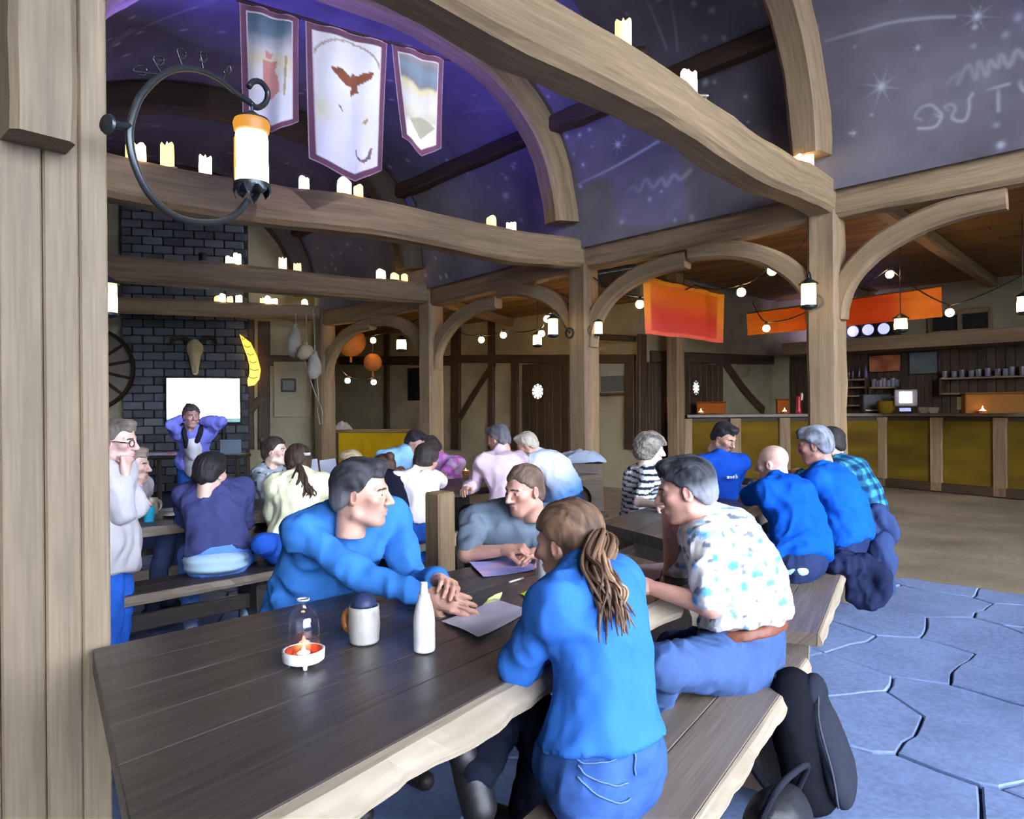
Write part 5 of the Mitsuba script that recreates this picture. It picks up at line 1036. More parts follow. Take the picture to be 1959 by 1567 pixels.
k = thing('counter_sign', 'small pale tent card on the bar under the long shelf', 'card'); c = ctr(1850, 11.1); part('card', xf(box(.26, .02, .20, .004, (0, 0, .16)), tr(c[0], c[1], c[2], -.5)), lin(170, 180, 165), k, smooth=False); part('stand', xf(box(.2, .08, .06, .006, (0, 0, .03)), tr(c[0], c[1], c[2], -.5)), lin(70, 60, 50), k, smooth=False)
k = thing('menu_pot', 'dark pot on the counter left of the till', 'pot'); c = ctr(1696, 12.9); part('pot', xf(lathe([(0, 0), (.12, 0), (.17, .12), (.15, .22), (.13, .22), (.14, .12), (0, .02)], 22), tr(*c)), lin(110, 84, 26), k)
k = thing('coffee_machine', 'dark coffee machine behind the bar next to the shelves', 'machine'); c = ctr(1675, 13.5); part('body', xf(box(.5, .35, .36, .02, (0, 0, .18)), tr(c[0], c[1], c[2], -.3)), lin(56, 54, 58), k, 'satin', False); part('tray', xf(box(.44, .1, .03, .006, (0, -.22, .05)), tr(c[0], c[1], c[2], -.3)), lin(150, 150, 155), k, 'gloss', False)
# ------------------------------------------------------------------ bags and jackets
def bag():
    k = thing('backpack', 'black backpack leaning against the near bench on the paving', 'backpack'); b = flat(at_z(1545, 1535, 0), 0)
    o = V(1.13, 2.61, 0); R = frame(o, V(.55, .83, 0))                 # local -y looks away from the bench
    tilt = trimesh.transformations.rotation_matrix(math.radians(-13), [1, 0, 0])
    M = R @ tilt
    def mk(parts, res=.009, k_=.05, amp=.008, seed=1): return xf(blob(parts, k_, res, amp, seed), M)
    part('main_bag', mk([((0, 0, .14), (.17, .10, .14)), ((0, 0, .30), (.165, .10, .17)), ((0, .0, .42), (.12, .085, .1))], amp=.006), lin(26, 27, 32), k, 'vcol')
    part('front_pocket', mk([((.0, -.10, .16), (.13, .05, .13)), ((0, -.085, .30), (.11, .045, .1))], amp=.008, seed=5), lin(44, 47, 56), k, 'vcol', label='grey front pocket')
    part('top_pocket', mk([((.03, -.075, .42), (.09, .04, .07))], amp=.004, seed=7), lin(40, 43, 52), k, 'vcol')
    part('handle', xf(tube(bez(V(-.04, .04, .5), V(-.04, .05, .58), V(.04, .05, .58), V(.04, .04, .5), n=12), .010, 8, (0, 1, 0)), M), lin(30, 32, 38), k)
    for s in (-1, 1): part('strap', xf(tube(catmull([V(s * .09, .08, .48), V(s * .10, .17, .40), V(s * .11, .18, .22), V(s * .12, .1, .08)], 6), .016, 8), M), lin(28, 30, 36), k)
    for s in (-1, 1): part('zip', xf(tube(catmull([V(s * .13, -.10, .08), V(s * .135, -.11, .2), V(s * .11, -.10, .36), V(s * .02, -.10, .44)], 6), .004, 6), M), lin(70, 74, 84), k + '__front_pocket')
    k = thing('shoulder_bag', 'black bag on the paving under the near bench, left of the backpack', 'bag'); b = V(.83, 2.18, 0)
    part('bag', xf(blob([((0, 0, .13), (.16, .09, .13)), ((0, 0, .2), (.14, .08, .1))], .04, .01, .01, 9), tr(b[0], b[1] + .05, 0, .8)), lin(26, 27, 32), k, 'satin'); part('strap', xf(tube(catmull([V(-.12, 0, .25), V(-.1, -.05, .36), V(.08, -.06, .36), V(.13, 0, .22)], 6), .011, 8), tr(b[0], b[1] + .05, 0, .8)), lin(40, 42, 50), k)
    def jacket(label, lumps, col, seed):
        k = thing('jacket', label, 'jacket'); m = blob(lumps, .05, .012, .0, seed); n = vnormals(m); w = meshkit.fbm(m.vertices * V(13, 13, 5) + seed, 3); r = 1 - np.abs(2 * meshkit.noise(m.vertices * V(22, 22, 6) + seed) - 1)
        m.vertices = m.vertices + n * ((w - .5) * .10 + r * .025)[:, None]; part('cloth', m, lin(*col), k); return k
    jacket('dark navy jacket hanging over the bench end', [((2.06, 4.50, .50), (.12, .16, .05), .9), ((2.20, 4.46, .46), (.06, .15, .08), .9), ((2.23, 4.44, .34), (.04, .11, .11), .9)], (38, 44, 70), 1)
    jacket('blue grey jacket bunched on the bench behind the grey haired man', [((2.60, 5.10, .62), (.07, .15, .16), .9), ((2.59, 4.95, .40), (.045, .07, .2), .9)], (56, 72, 110), 4)
bag()
# ------------------------------------------------------------------ people
SKIN = lin(196, 152, 130)
def child(parent, px, py, length, sgn):
    """The point seen at a pixel that lies at a bone's length from its parent joint, on the near (-1) or far (+1) side."""
    r = unit(ray(px, py)); w = parent - CAM; b = r @ w; disc = b * b - (w @ w - length * length)
    t = b + sgn * math.sqrt(max(disc, 0)); p = CAM + r * t
    return parent + unit(p - parent) * length
def head_basis(yaw, pitch, roll=0.0):
    y, p, r = map(math.radians, (yaw, pitch, roll)); f = V(math.cos(y) * math.cos(p), math.sin(y) * math.cos(p), math.sin(p)); rt = unit(np.cross(f, [0, 0, 1])); u = np.cross(rt, f)
    rt, u = rt * math.cos(r) + u * math.sin(r), u * math.cos(r) - rt * math.sin(r)
    return np.stack([rt, f, u], 1)                                # columns: right, forward, up
HEADS = {}
def head_mesh(res):
    if res in HEADS: return HEADS[res]
    F = Field(V(-.12, -.14, -.17), V(.12, .16, .15), res); I = np.eye(3)
    F.ell(V(0, -.012, .035), I, V(.076, .098, .088), .03); F.ell(V(0, .028, -.035), I, V(.060, .066, .078), .03)
    F.cone(V(0, .074, -.098), V(0, .066, -.094), .020, .03, .03)
    for s in (-1, 1):
        F.ell(V(s * .042, .062, -.012), I, V(.024, .026, .022), .02); F.cone(V(s * .052, .005, -.07), V(s * .022, .066, -.096), .022, .02, .02)
        F.cone(V(s * .012, .088, .028), V(s * .042, .074, .03), .010, .009, .014)
        F.ell(V(s * .032, .105, .006), I, V(.018, .020, .014), .014, 'sub'); F.ell(V(s * .031, .078, .006), I, V(.0135, .0135, .0125), .004)
        F.ell(V(s * .079, -.004, -.006), rotz(-s * .35), V(.009, .021, .033), .008); F.ell(V(s * .088, .004, -.004), rotz(-s * .35), V(.005, .012, .02), .006, 'sub')
        F.ell(V(s * .013, .103, -.028), I, V(.010, .010, .008), .008)
    F.cone(V(0, .092, .022), V(0, .118, -.022), .008, .013, .012)
    F.ell(V(0, .093, -.054), I, V(.024, .011, .007), .008); F.ell(V(0, .090, -.068), I, V(.021, .012, .008), .008); F.cone(V(-.022, .101, -.0605), V(.022, .101, -.0605), .0025, .0025, .003, 'sub')
    F.cone(V(0, -.03, -.06), V(0, -.035, -.15), .058, .056, .03)
    HEADS[res] = F.mesh(); return HEADS[res]
def head_colour(v, skin, beard=None, brow=(60, 46, 38), iris=(60, 60, 60)):
    c = np.tile(skin, (len(v), 1)); x, y, z = v.T; ax = np.abs(x)
    ch = np.exp(-((ax - .042) / .022) ** 2 - ((z + .02) / .022) ** 2) * (y > .04); c = c * (1 - .25 * ch[:, None] * V(0, .6, .6))
    lp = (ax < .024) & (y > .085) & (z < -.048) & (z > -.077); c[lp] = c[lp] * V(.92, .76, .76)
    if beard is not None:
        bm = np.clip((-.028 - z) / .02, 0, 1) * np.clip((y - .0) / .04, 0, 1) * np.where(lp, 0, 1); c = c * (1 - bm[:, None] * .6) + lin(*beard) * bm[:, None] * .6
    ey = np.hypot(ax - .031, (z - .006) * 1.25) ; m = (ey < .0125) & (y > .076) & (np.abs(z - .006) < .006); c[m] = lin(205, 200, 195); c[m & (ey < .0065)] = lin(*iris) * .5
    b = (np.abs(ax - .029) < .019) & (np.abs(z - .0265 - (.03 - np.abs(ax - .012)) * .1) < .0045) & (y > .065); c[b] = lin(*brow)
    e = (ax > .08) & (np.abs(z) < .02) & (np.abs(y) < .012); c[e] = c[e] * V(.85, .7, .7)
    return c
def hair_mesh(res, style, seed):
    F = Field(V(-.15, -.19, -.20), V(.15, .16, .19), res); I = np.eye(3); th = dict(short=.010, crop=.004, long=.016, pony=.010, curly=.030, bun=.012, thick=.018)[style]
    F.ell(V(0, -.014, .038), I, V(.078 + th, .100 + th, .088 + th), .02); F.ell(V(0, -.05, -.03), I, V(.066 + th, .055 + th, .06), .03)
    if style in ('thick', 'short'): F.ell(V(0, .05, .11), I, V(.055, .04, .02 + th * .5), .02)
    ys = [-.16, -.06, -.03, -.005, .02, .045, .07, .2]; zs = {'long': [-.16, -.15, -.13, -.09, -.02, .055, .072, .09], 'curly': [-.09, -.08, -.06, -.035, .0, .05, .062, .08]}.get(style, [-.085, -.06, -.035, .012, .022, .058, .073, .095])
    F.cut(lambda p: np.interp(p[..., 1], ys, zs) - p[..., 2] - .008 * np.sin(p[..., 0] * 90), .006)
    if style == 'bun': F.ell(V(0, -.10, .10), I, V(.04, .045, .04), .015)
    m = F.mesh(.011 if style == 'curly' else .0065, seed, (38, 38, 38) if style == 'curly' else (62, 20, 16)); return m
HANDS = {}
def hand_mesh(res, curl, spread=.0):
    key = (res, curl)
    if key in HANDS: return HANDS[key]
    F = Field(V(-.03, -.10, -.13), V(.23, .10, .06), res); k = .010
    for i, (y, ln, r) in enumerate(((.030, .95, .0098), (.010, 1.06, .0102), (-.010, .98, .0098), (-.029, .78, .0086))):
        base = V(.092 - abs(i - 1.2) * .005, y, 0); F.cone(V(.0, y * .55, 0), base, .0165, .0125, .014)
        p = base; a = 0.0; d0 = V(1, y * 3 + spread * (1.5 - i) * .3, 0)
        for L, c in ((.044, .75), (.027, 1.0), (.021, .6)):
            a += curl * c * (1 + .12 * i); q = p + V(math.cos(a) * 1, d0[1] * .35 * math.cos(a), -math.sin(a)) * L * ln; F.cone(p, q, r, r * .9, .005); p = q; r *= .92
    F.cone(V(.012, .018, -.006), V(.045, .050, -.014), .019, .014, .012); F.cone(V(.045, .050, -.014), V(.075, .064, -.024 - .02 * curl), .0125, .011, .006); F.cone(V(.075, .064, -.024 - .02 * curl), V(.102, .062 - .02 * curl, -.036 - .03 * curl), .0108, .009, .005)
    F.cone(V(-.02, 0, 0), V(.02, 0, 0), .026, .027, .014)
    HANDS[key] = F.mesh(); return HANDS[key]
def place_hand(res, curl, wrist, d, palm, left, scale=1.0):
    """d the direction of the fingers, palm where the palm looks."""
    m = hand_mesh(res, curl).copy(); x = unit(d); z = -unit(palm - x * (palm @ x)); y = np.cross(z, x); v = m.vertices.copy(); f = m.faces
    if not left: v = v * V(1, -1, 1); f = f[:, ::-1]                # thumb side
    return trimesh.Trimesh(v * scale @ np.stack([x, y, z]) + wrist, f, process=False)

def person(label, root, yaw, neck, head, face, armL, armR, legL=None, legR=None, res=.012, hres=None, S=1.0, build=1.0, female=False, bow=.03, skin=None, hair=('short', (60, 50, 42)), beard=None,
           top=None, sleeve=1.0, trousers=None, shoes=(40, 36, 34), hem=.04, curl=(.45, .45), palm=(None, None), belt=None, twist=0.0, stand=False, collar=None, tuck=False, wr=.030, seed=0, hand_res=.006, glasses=False, roll=0.0, neck_len=None, belly=0.0):
    k = thing('person', label, 'person'); skin = SKIN if skin is None else lin(*skin); hres = hres or res * .6
    root = np.asarray(root, float); f = V(math.cos(math.radians(yaw)), math.sin(math.radians(yaw)), 0); ft = V(math.cos(math.radians(yaw + twist)), math.sin(math.radians(yaw + twist)), 0)
    rt, rs = np.cross(f, [0, 0, 1]), np.cross(ft, [0, 0, 1])
    N = child(root, neck[0], neck[1], (neck_len or .50) * S, neck[2]); up = unit(N - root)
    Hc = child(N, head[0], head[1], .175 * S, head[2]); HB = head_basis(*face, roll); hs = 1.0 + (S - 1) * .25
    sw = (.165 if female else .19) * S; shL, shR = N - rs * sw - up * .035 * S, N + rs * sw - up * .035 * S
    hipL, hipR = root - rt * .09 * S, root + rt * .09 * S
    def arm(sh, spec, sg):
        if len(spec[1]) == 4:                                      # the wrist rests at a given height: two-bone solve, the elbow near the hinted pixel
            wp = at_z(spec[1][0], spec[1][1], spec[1][3]); A, B = .285 * S, .25 * S; dv = wp - sh; dl = np.linalg.norm(dv)
            if dl > (A + B) * .985: wp = sh + dv * (A + B) * .985 / dl; dl = (A + B) * .985
            if dl < .12: dl = .12
            u = unit(wp - sh); a_ = (A * A - B * B + dl * dl) / (2 * dl); h_ = math.sqrt(max(A * A - a_ * a_, 0)); q = at_depth(spec[0][0], spec[0][1], sh[1] + spec[0][2] * .1) - sh; q = q - u * (q @ u); el = sh + u * a_ + unit(q) * h_
            if spec[1][3] > .7 and el[2] < .785: el = el + V(0, 0, .785 - el[2])
            return el, wp
        el = child(sh, spec[0][0], spec[0][1], .285 * S, spec[0][2]); wrp = child(el, spec[1][0], spec[1][1], .25 * S, spec[1][2]); return el, wrp
    elL, wrL = arm(shL, armL, -1); elR, wrR = arm(shR, armR, 1)
    def leg(hip, spec, s):
        if spec is not None: kn = child(hip, spec[0][0], spec[0][1], .43 * S, spec[0][2]); an = child(kn, spec[1][0], spec[1][1], .42 * S, spec[1][2])
        elif stand: kn = hip + V(0, 0, -.43 * S) + f * .03; an = kn + V(0, 0, -.40 * S) - f * .02
        else:
            kn = hip + f * .42 * S + rt * s * .05 + V(0, 0, -.02); an = V(kn[0], kn[1], .08) - f * .10
        an[2] = max(an[2], .075); return kn, an
    knL, anL = leg(hipL, legL, -1); knR, anR = leg(hipR, legR, 1)
    # torso ellipsoids along a bent spine
    bl = build; W = ([.168, .150, .128, .135, .150, .112] if female else [.160, .150, .143, .155, .172, .125]); D = ([.120, .108, .098, .105, .112, .085] if female else [.118, .115, .112, .118, .120, .09])
    ts = [.0, .2, .42, .62, .82, .95]; slices = []
    for t, w, d in zip(ts, W, D):
        c = root * (1 - t) + N * t - ft * bow * 4 * t * (1 - t); r_ = unit(rt * (1 - t) + rs * t); fw = unit(np.cross(up, r_)) ; 
        if fw @ f < 0: fw = -fw
        bb = belly * math.exp(-((t - .3) / .22) ** 2)
        slices.append((c + fw * bb * .5, np.stack([r_, fw, np.cross(r_, fw)], 1), V(w * bl, d * bl + bb * .5,  .12 if t < .7 else (.10 if t < .9 else .05)) * S))
    jt = np.array([root, N, Hc, shL, shR, elL, elR, wrL, wrR, knL, knR, anL, anR]); lo, hi = jt.min(0) - .3, jt.max(0) + .3
    def torso(F, g, k_=.05):
        for i_, (c, R, r) in enumerate(slices): F.ell(c, R, r + g + (.012 if g > .015 and i_ < 2 else 0), k_)
        for sh in (shL, shR):
            F.cone(N - up * .035 * S, sh - up * .005, .052 * S + g, .046 * S + g, .05)
            F.cone(N - up * .16 * S - ft * .03, sh - up * .02, .07 * S + g, .046 * S + g, .06)
    def arms(F, g, t=1.0, k_=.02):
        for sh, el, wp in ((shL, elL, wrL), (shR, elR, wrR)):
            a = (.040 if female else .047) * S * (bl * .6 + .4); e = .037 * S * (bl * .5 + .5); w = .026 * S
            u = min(t / .55, 1.0); F.cone(sh, sh + (el - sh) * u, a + g, a + (e - a) * u + g, k_)
            if t > .55: u = (t - .55) / .45; F.cone(el, el + (wp - el) * u, e + g, e + (w - e) * u + g, k_)
    def legs(F, g, t=1.0):
        for hip, kn, an in ((hipL, knL, anL), (hipR, knR, anR)):
            F.cone(hip, kn, .086 * S * bl + g, .058 * S + g, .04); F.cone(kn, kn + (an - kn) * t, .056 * S + g, (.056 - .018 * t) * S + g, .02)
    def feet(F, g, which=(0, 1)):
        for an, kn, s in [((anL, knL, -1), (anR, knR, 1))[w_] for w_ in which]:
            d = f * 1.0; sh_ = unit(kn - an)
            if sh_[2] < .55: d = unit(f * .5 + V(0, 0, .8))          # a raised, crossed leg: the toe follows the shin
            toe = an + d * .15 * S - V(0, 0, .045 if sh_[2] > .55 else 0); heel = an - d * .04 - V(0, 0, .03)
            F.cone(heel, toe, .038 * S + g, .030 * S + g, .02); F.cone(an, heel, .036 + g, .034 + g, .02)
    F = Field(lo, hi, res); torso(F, 0); arms(F, 0); legs(F, 0); feet(F, -.006); F.cone(N - up * .05, Hc - HB[:, 2] * .07 - HB[:, 1] * .02, .062 * S, .054 * S, .03)
    body = F.mesh(); hm = head_mesh(hres); hv = (hm.vertices * hs) @ HB.T + Hc
    hc = head_colour(hm.vertices, skin, beard); pieces = [body, trimesh.Trimesh(hv, hm.faces, process=False)]; cols = [np.tile(skin, (len(body.vertices), 1)), hc]
    for (el, wp, cu, pm, left) in ((elL, wrL, curl[0], palm[0], True), (elR, wrR, curl[1], palm[1], False)):
        d = unit(wp - el); pmv = V(*pm) if pm is not None else (-V(0, 0, 1) + (rs if left else -rs) * .5); h = place_hand(hand_res, cu, wp - d * .0, d, pmv, left, S * .95); pieces.append(h); cols.append(np.tile(skin * V(1, .95, .93), (len(h.vertices), 1)))
    cols = np.vstack(cols); allm = cat(*pieces); cols = cols * (.94 + .12 * meshkit.noise(allm.vertices * 30))[:, None]
    put('body', allm, 'skin', k, smooth=True, color=cols)
    # clothes
    def paint(m, c):
        if callable(c): return c(m.vertices, dict(root=root, N=N, up=up, f=ft, r=rs))
        return np.tile(lin(*c), (len(m.vertices), 1)) * (.9 + .2 * meshkit.fbm(m.vertices * 14, 2))[:, None]
    if trousers is not None:
        F = Field(lo, hi, res)
        for c, R, r in slices[:2]: F.ell(c, R, r + .010, .05)
        F.cut(lambda p: (p - root) @ up - (.13 if not tuck else .12), .006); legs(F, .010, .96)
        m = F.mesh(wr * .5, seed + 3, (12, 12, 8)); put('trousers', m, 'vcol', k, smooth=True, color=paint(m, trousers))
        for fs in (0, 1): F = Field(lo, hi, res); feet(F, .004, (fs,)); m = F.mesh(); put('shoe', m, 'satin', k, smooth=True, color=paint(m, shoes))
        if belt is not None:
            F = Field(lo, hi, res)
            for c, R, r in slices[:2]: F.ell(c, R, r + .024, .05)
            F.cut(lambda p: np.abs((p - root) @ up - .105) - .02, .004); m = F.mesh(); put('belt', m, 'satin', k + '__trousers', smooth=True, color=paint(m, belt))
    if top is not None:
        F = Field(lo, hi, res); torso(F, .016); arms(F, .012, sleeve * .95); F.cone(N - up * .04, N + (Hc - N) * (.28 if collar is not None else .14), .074 * S, .067 * S, .02)
        for s_, hip in ((-1, hipL), (1, hipR)): F.ell(hip + up * .02, np.stack([rt, f, V(0, 0, 1)], 1), V(.10, .125, .10) * S * bl, .04)
        if hem is not None and hem < -.05: F.ell(root - up * .10, np.stack([rt, f, V(0, 0, 1)], 1), V(.175, .14, .16) * S * bl, .04)
        F.cut(lambda p: -((p - root) @ up) + (-.09 if hem is None else hem), .006); m = F.mesh(wr, seed, (8, 8, 5)); put('top', m, 'vcol', k, smooth=True, color=paint(m, top))
    if collar is not None:
        a0 = np.arange(0, 2 * np.pi, .25); nd = unit(Hc - N); cx = np.cross(nd, ft); ring = np.array([N + nd * (.045 - .02 * math.cos(a)) * S + (ft * math.cos(a) * .068 + cx * math.sin(a) * .070) * S for a in a0] ); sec = np.array([[-.004, -.024], [.004, -.024], [.004, .022], [-.004, .022]]); m = sweep(np.vstack([ring, ring[:1]]), sec, nd)[0]; put('collar', m, 'vcol', k + '__top', color=np.tile(lin(*collar), (len(m.vertices), 1)))
    if hair is not None and hair[0] != 'bald':
        m = hair_mesh(hres, 'short' if hair[0] in ('short',) else hair[0], seed); v = m.vertices
        st = meshkit.fbm(v * V(60, 14, 10) + seed, 3)[:, None]; c2 = lin(*(hair[2] if len(hair) > 2 else [x * 1.35 for x in hair[1]])); st = np.clip((st - .32) * 2.6, 0, 1); col = lin(*hair[1]) * (1 - st) + c2 * st
        if len(hair) > 3: nz_ = np.clip((.035 - v[:, 2]) / .05, 0, 1)[:, None] * np.clip((.05 - v[:, 1]) / .04, 0, 1)[:, None]; col = col * (1 - nz_) + lin(*hair[3]) * nz_
        put('hair', trimesh.Trimesh((v * hs) @ HB.T + Hc, m.faces, process=False), 'hair', k, smooth=True, color=col)
    if glasses:
        for s in (-1, 1):
            ring = np.array([V(s * .033 + .023 * math.cos(a), .104, .004 + .019 * math.sin(a)) for a in np.arange(0, 6.4, .35)]); m = tube(ring, .0022, 6, (0, 1, 0)); part('glasses', xf(m, np.vstack([np.column_stack([HB * hs, Hc]), [0, 0, 0, 1]])), lin(30, 30, 34), k, 'gloss')
            m = tube(np.array([V(s * .055, .102, .008), V(s * .078, .05, .01), V(s * .084, .0, .008)]), .002, 6); part('glasses', xf(m, np.vstack([np.column_stack([HB * hs, Hc]), [0, 0, 0, 1]])), lin(30, 30, 34), k, 'gloss')
    return dict(k=k, root=root, N=N, Hc=Hc, HB=HB, hs=hs, up=up, f=ft, r=rs, elL=elL, elR=elR, wrL=wrL, wrR=wrR, shL=shL, shR=shR, knL=knL, knR=knR)
def strands(P, pts, n, r, spread, cols, seed, name='hair_length', wave=.02):
    """A tress: a bundle of tapering strands along the points."""
    rg = np.random.default_rng(seed); ms, cs = [], []; path = catmull([np.asarray(p, float) for p in pts], 10); t = np.linspace(0, 1, len(path))
    for i in range(n):
        off = rg.normal(size=3) * spread; ph = rg.uniform(0, 6); o2 = rg.normal(size=3) * spread * .8
        env = np.minimum(t * 3, 1) * (1 - .35 * t); q = path + off * env[:, None] + o2 * (t ** 2)[:, None] + np.stack([np.sin(t * 9 + ph), np.cos(t * 8 + ph), 0 * t], 1) * (wave * t)[:, None]
        m = tube(q, 1.0, 6); k6 = 7; rr = r * np.sqrt(np.clip(1.02 - t, 0, 1)) * (.75 + .5 * rg.uniform()) ; v = m.vertices.copy()
        for j in range(len(q)): v[j * k6:(j + 1) * k6] = q[j] + (v[j * k6:(j + 1) * k6] - q[j]) * rr[j]
        m = trimesh.Trimesh(v, m.faces, process=False); ms.append(m); f = rg.uniform(); cs.append(np.tile(lin(*cols[0]) * (1 - f) + lin(*cols[1]) * f, (len(v), 1)))
    put(name, cat(*ms), 'hair', P['k'], smooth=True, color=np.vstack(cs))
def hl(P, x, y, z): return P['Hc'] + P['HB'] @ (V(x, y, z) * P['hs'])

# 1 the woman with the ponytail
P = person('woman with a brown ponytail, blue sweater and jeans on the near bench', at_depth(1160, 1475, 1.87), 137, (1126, 1126, 0), (1088, 1040, 1), (146, -12), ((1000, 1268, 0), (1068, 1215, 0, .80)), ((1225, 1300, 1), (1120, 1170, 0, .80)),
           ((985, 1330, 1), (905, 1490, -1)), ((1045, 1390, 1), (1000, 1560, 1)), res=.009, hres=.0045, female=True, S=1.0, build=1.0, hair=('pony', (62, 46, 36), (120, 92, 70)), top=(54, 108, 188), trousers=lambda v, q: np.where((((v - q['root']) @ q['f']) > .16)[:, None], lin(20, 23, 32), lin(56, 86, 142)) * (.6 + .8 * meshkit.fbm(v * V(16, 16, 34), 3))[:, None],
           shoes=(16, 16, 18), hem=.075, twist=6, bow=.02, seed=11, hand_res=.005, wr=.022, roll=0)
tie = hl(P, .0, -.115, -.005)
zq = P['N'][1] - .13
strands(P, [hl(P, 0, -.09, .02), tie, at_depth(1136, 1090, (tie[1] + zq) / 2 - .03), at_depth(1158, 1135, zq - .025), at_depth(1170, 1188, zq - .035)], 130, .0085, .025, ((62, 45, 34), (120, 92, 70)), 5, wave=.012)
tv = trimesh.Trimesh(*meshkit.WRITTEN[scene[P['k'] + '__trousers']['filename']][:2], process=False); kd_ = cKDTree(tv.vertices); tn = vnormals(tv)
for st_ in ([(1098, 1462), (1125, 1485), (1170, 1502), (1215, 1498)], [(1100, 1482), (1135, 1516), (1180, 1532), (1215, 1530)], [(1075, 1448), (1130, 1462), (1190, 1452), (1245, 1425)], [(1226, 1438), (1232, 1470), (1236, 1496)]):
    q = catmull([at_depth(x, y, 1.72) for x, y in st_], 10); i_ = kd_.query(q)[1]; q = tv.vertices[i_] + tn[i_] * .004; q = np.array([q[max(0, j - 2):j + 3].mean(0) for j in range(len(q))])
    part('stitching', tube(q, .0025, 6), lin(92, 120, 160), P['k'] + '__trousers')
m = lathe([(.016, -.012), (.026, -.01), (.026, .01), (.016, .012), (.016, -.012)], 18); part('hair_tie', xf(m, frame(tie, V(1, 0, 0), unit(hl(P, 0, -.2, -.03) - tie))), lin(26, 22, 22), P['k'])
strands(P, [tie, at_depth(1160, 1100, zq), at_depth(1184, 1130, zq - .03), at_depth(1182, 1178, zq - .04)], 18, .0055, .010, ((110, 84, 62), (156, 126, 98)), 6, wave=.01)
# 2 the man in the floral shirt
def floral(v, q):
    n1, n2, n3 = meshkit.noise(v * 26, 4), meshkit.noise(v * 38 + 5, 9), meshkit.noise(v * 22 + 11, 2); c = np.tile(lin(232, 232, 232), (len(v), 1)); c[n1 > .66] = lin(150, 190, 216); c[n2 > .74] = lin(120, 126, 140); c[(n3 > .72)] = lin(206, 200, 186); c[(n1 > .78)] = lin(92, 160, 210); return c
P = person('grey haired man in a white floral shirt and jeans, chin on his fist', at_depth(1412, 1258, 2.75), 140, (1352, 985, -1), (1312, 938, -1), (168, -14), ((1345, 1200, -1), (1240, 1122, 0, .82)), ((1288, 1090, 1), (1280, 1012, -1)),
           ((1268, 1272, -1), (1245, 1400, 1)), ((1290, 1240, 1), (1290, 1380, 1)), res=.009, hres=.0045, S=1.06, build=1.12, bow=.07, hair=('short', (24, 25, 28), (66, 68, 74), (128, 130, 136)), top=floral, sleeve=.50, trousers=(66, 88, 128), shoes=(60, 50, 44), hem=.136, belt=(112, 62, 40), curl=(.5, 1.25), palm=(None, (.2, -.3, .6)), twist=20, seed=21, hand_res=.005, collar=(232, 234, 236), skin=(200, 150, 130), wr=.035, tuck=True)
# 3 the man in the blue shirt
P = person('dark haired man in a blue shirt gesturing over the foreground table, seen in profile', at_depth(596, 1204, 3.02), -40, (674, 985, -1), (692, 945, -1), (-8, -4), ((760, 1085, 0), (838, 1112, 0, .85)), ((672, 1165, -1), (822, 1140, 0, .82)), None, None, res=.010, hres=.005, S=1.12, build=1.05, bow=.07, hair=('short', (26, 25, 26), (66, 66, 70), (92, 92, 96)), top=(56, 114, 182), trousers=(40, 44, 60), hem=.02, curl=(.55, .4), palm=((-.1, -.5, -.5), (-.3, .7, -.2)), twist=-5, seed=31, hand_res=.005, collar=(40, 108, 180), beard=(150, 120, 106), wr=.035)
# 4 the man in the grey T-shirt
P = person('man in a grey T-shirt with folded forearms at the far side of the foreground table', at_depth(975, 1112, 3.95), -78, (985, 985, -1), (1003, 938, -1), (-138, -12), ((1078, 1062, -1), (1030, 1058, 0, .80)), ((900, 1068, -1), (968, 1052, 0, .82)), None, None, res=.010, hres=.005, S=1.06, build=1.14, bow=.04, hair=('crop', (84, 66, 54), (110, 90, 76)), top=(104, 116, 128), sleeve=.46, trousers=(50, 56, 76), hem=.02, curl=(.8, 1.0), seed=41, hand_res=.005, beard=(170, 128, 108), neck_len=.47, skin=(198, 150, 130))
# 5, 6, 7 the blue sweaters and the plaid shirt
P = person('shaven headed man in a bright blue sweater, seen from behind on the second bench', at_depth(1528, 1075, 4.35), 135, (1487, 925, 1), (1478, 888, 1), (140, -10), ((1405, 972, 0), (1395, 950, 0, .80)), ((1545, 1020, 1), (1440, 945, 0, .80)), None, None, res=.011, hres=.006, S=1.05, build=1.16, bow=.06, hair=('bald', (0, 0, 0)), top=(22, 84, 186), trousers=(42, 52, 84), hem=.0, seed=51, skin=(206, 170, 152), twist=8, wr=.034)
part('shirt_tail', xf(blob([((0, 0, 0), (.09, .03, .035))], .02, .008), tr(P['root'][0] - .10, P['root'][1] - .16, P['root'][2] - .015, -.5)), lin(170, 214, 240), P['k'])
P = person('grey haired man in a bright blue sweater beside the hanging jackets', at_depth(1612, 1045, 4.88), 138, (1572, 888, 1), (1557, 850, -1), (152, -14), ((1520, 945, 0), (1480, 915, 0, .82)), ((1640, 980, 1), (1550, 915, 0, .82)), None, None, res=.011, hres=.006, S=1.06, build=1.1, bow=.07, hair=('thick', (70, 74, 80), (140, 144, 152)), top=(26, 90, 192), trousers=(42, 52, 90), hem=.03, seed=61, twist=6, wr=.034, skin=(176, 130, 112))
def plaid(v, q):
    a, b = (v - q['root']) @ q['up'], (v - q['root']) @ q['r']; g = (np.sin(a * 70) > 0).astype(int) + (np.sin(b * 70) > 0); return np.array([lin(70, 150, 170), lin(44, 96, 132), lin(30, 58, 92)])[g]
P = person('person in a teal and navy plaid shirt behind the grey haired man', at_depth(1652, 1010, 5.55), 138, (1606, 876, 1), (1583, 842, 1), (165, -10), ((1560, 925, 1), (1530, 905, 1)), ((1660, 950, 1), (1620, 930, 1)), None, None, res=.014, S=1.04, build=1.05, bow=.06, hair=('short', (40, 36, 34)), top=plaid, trousers=(50, 60, 90), seed=71)
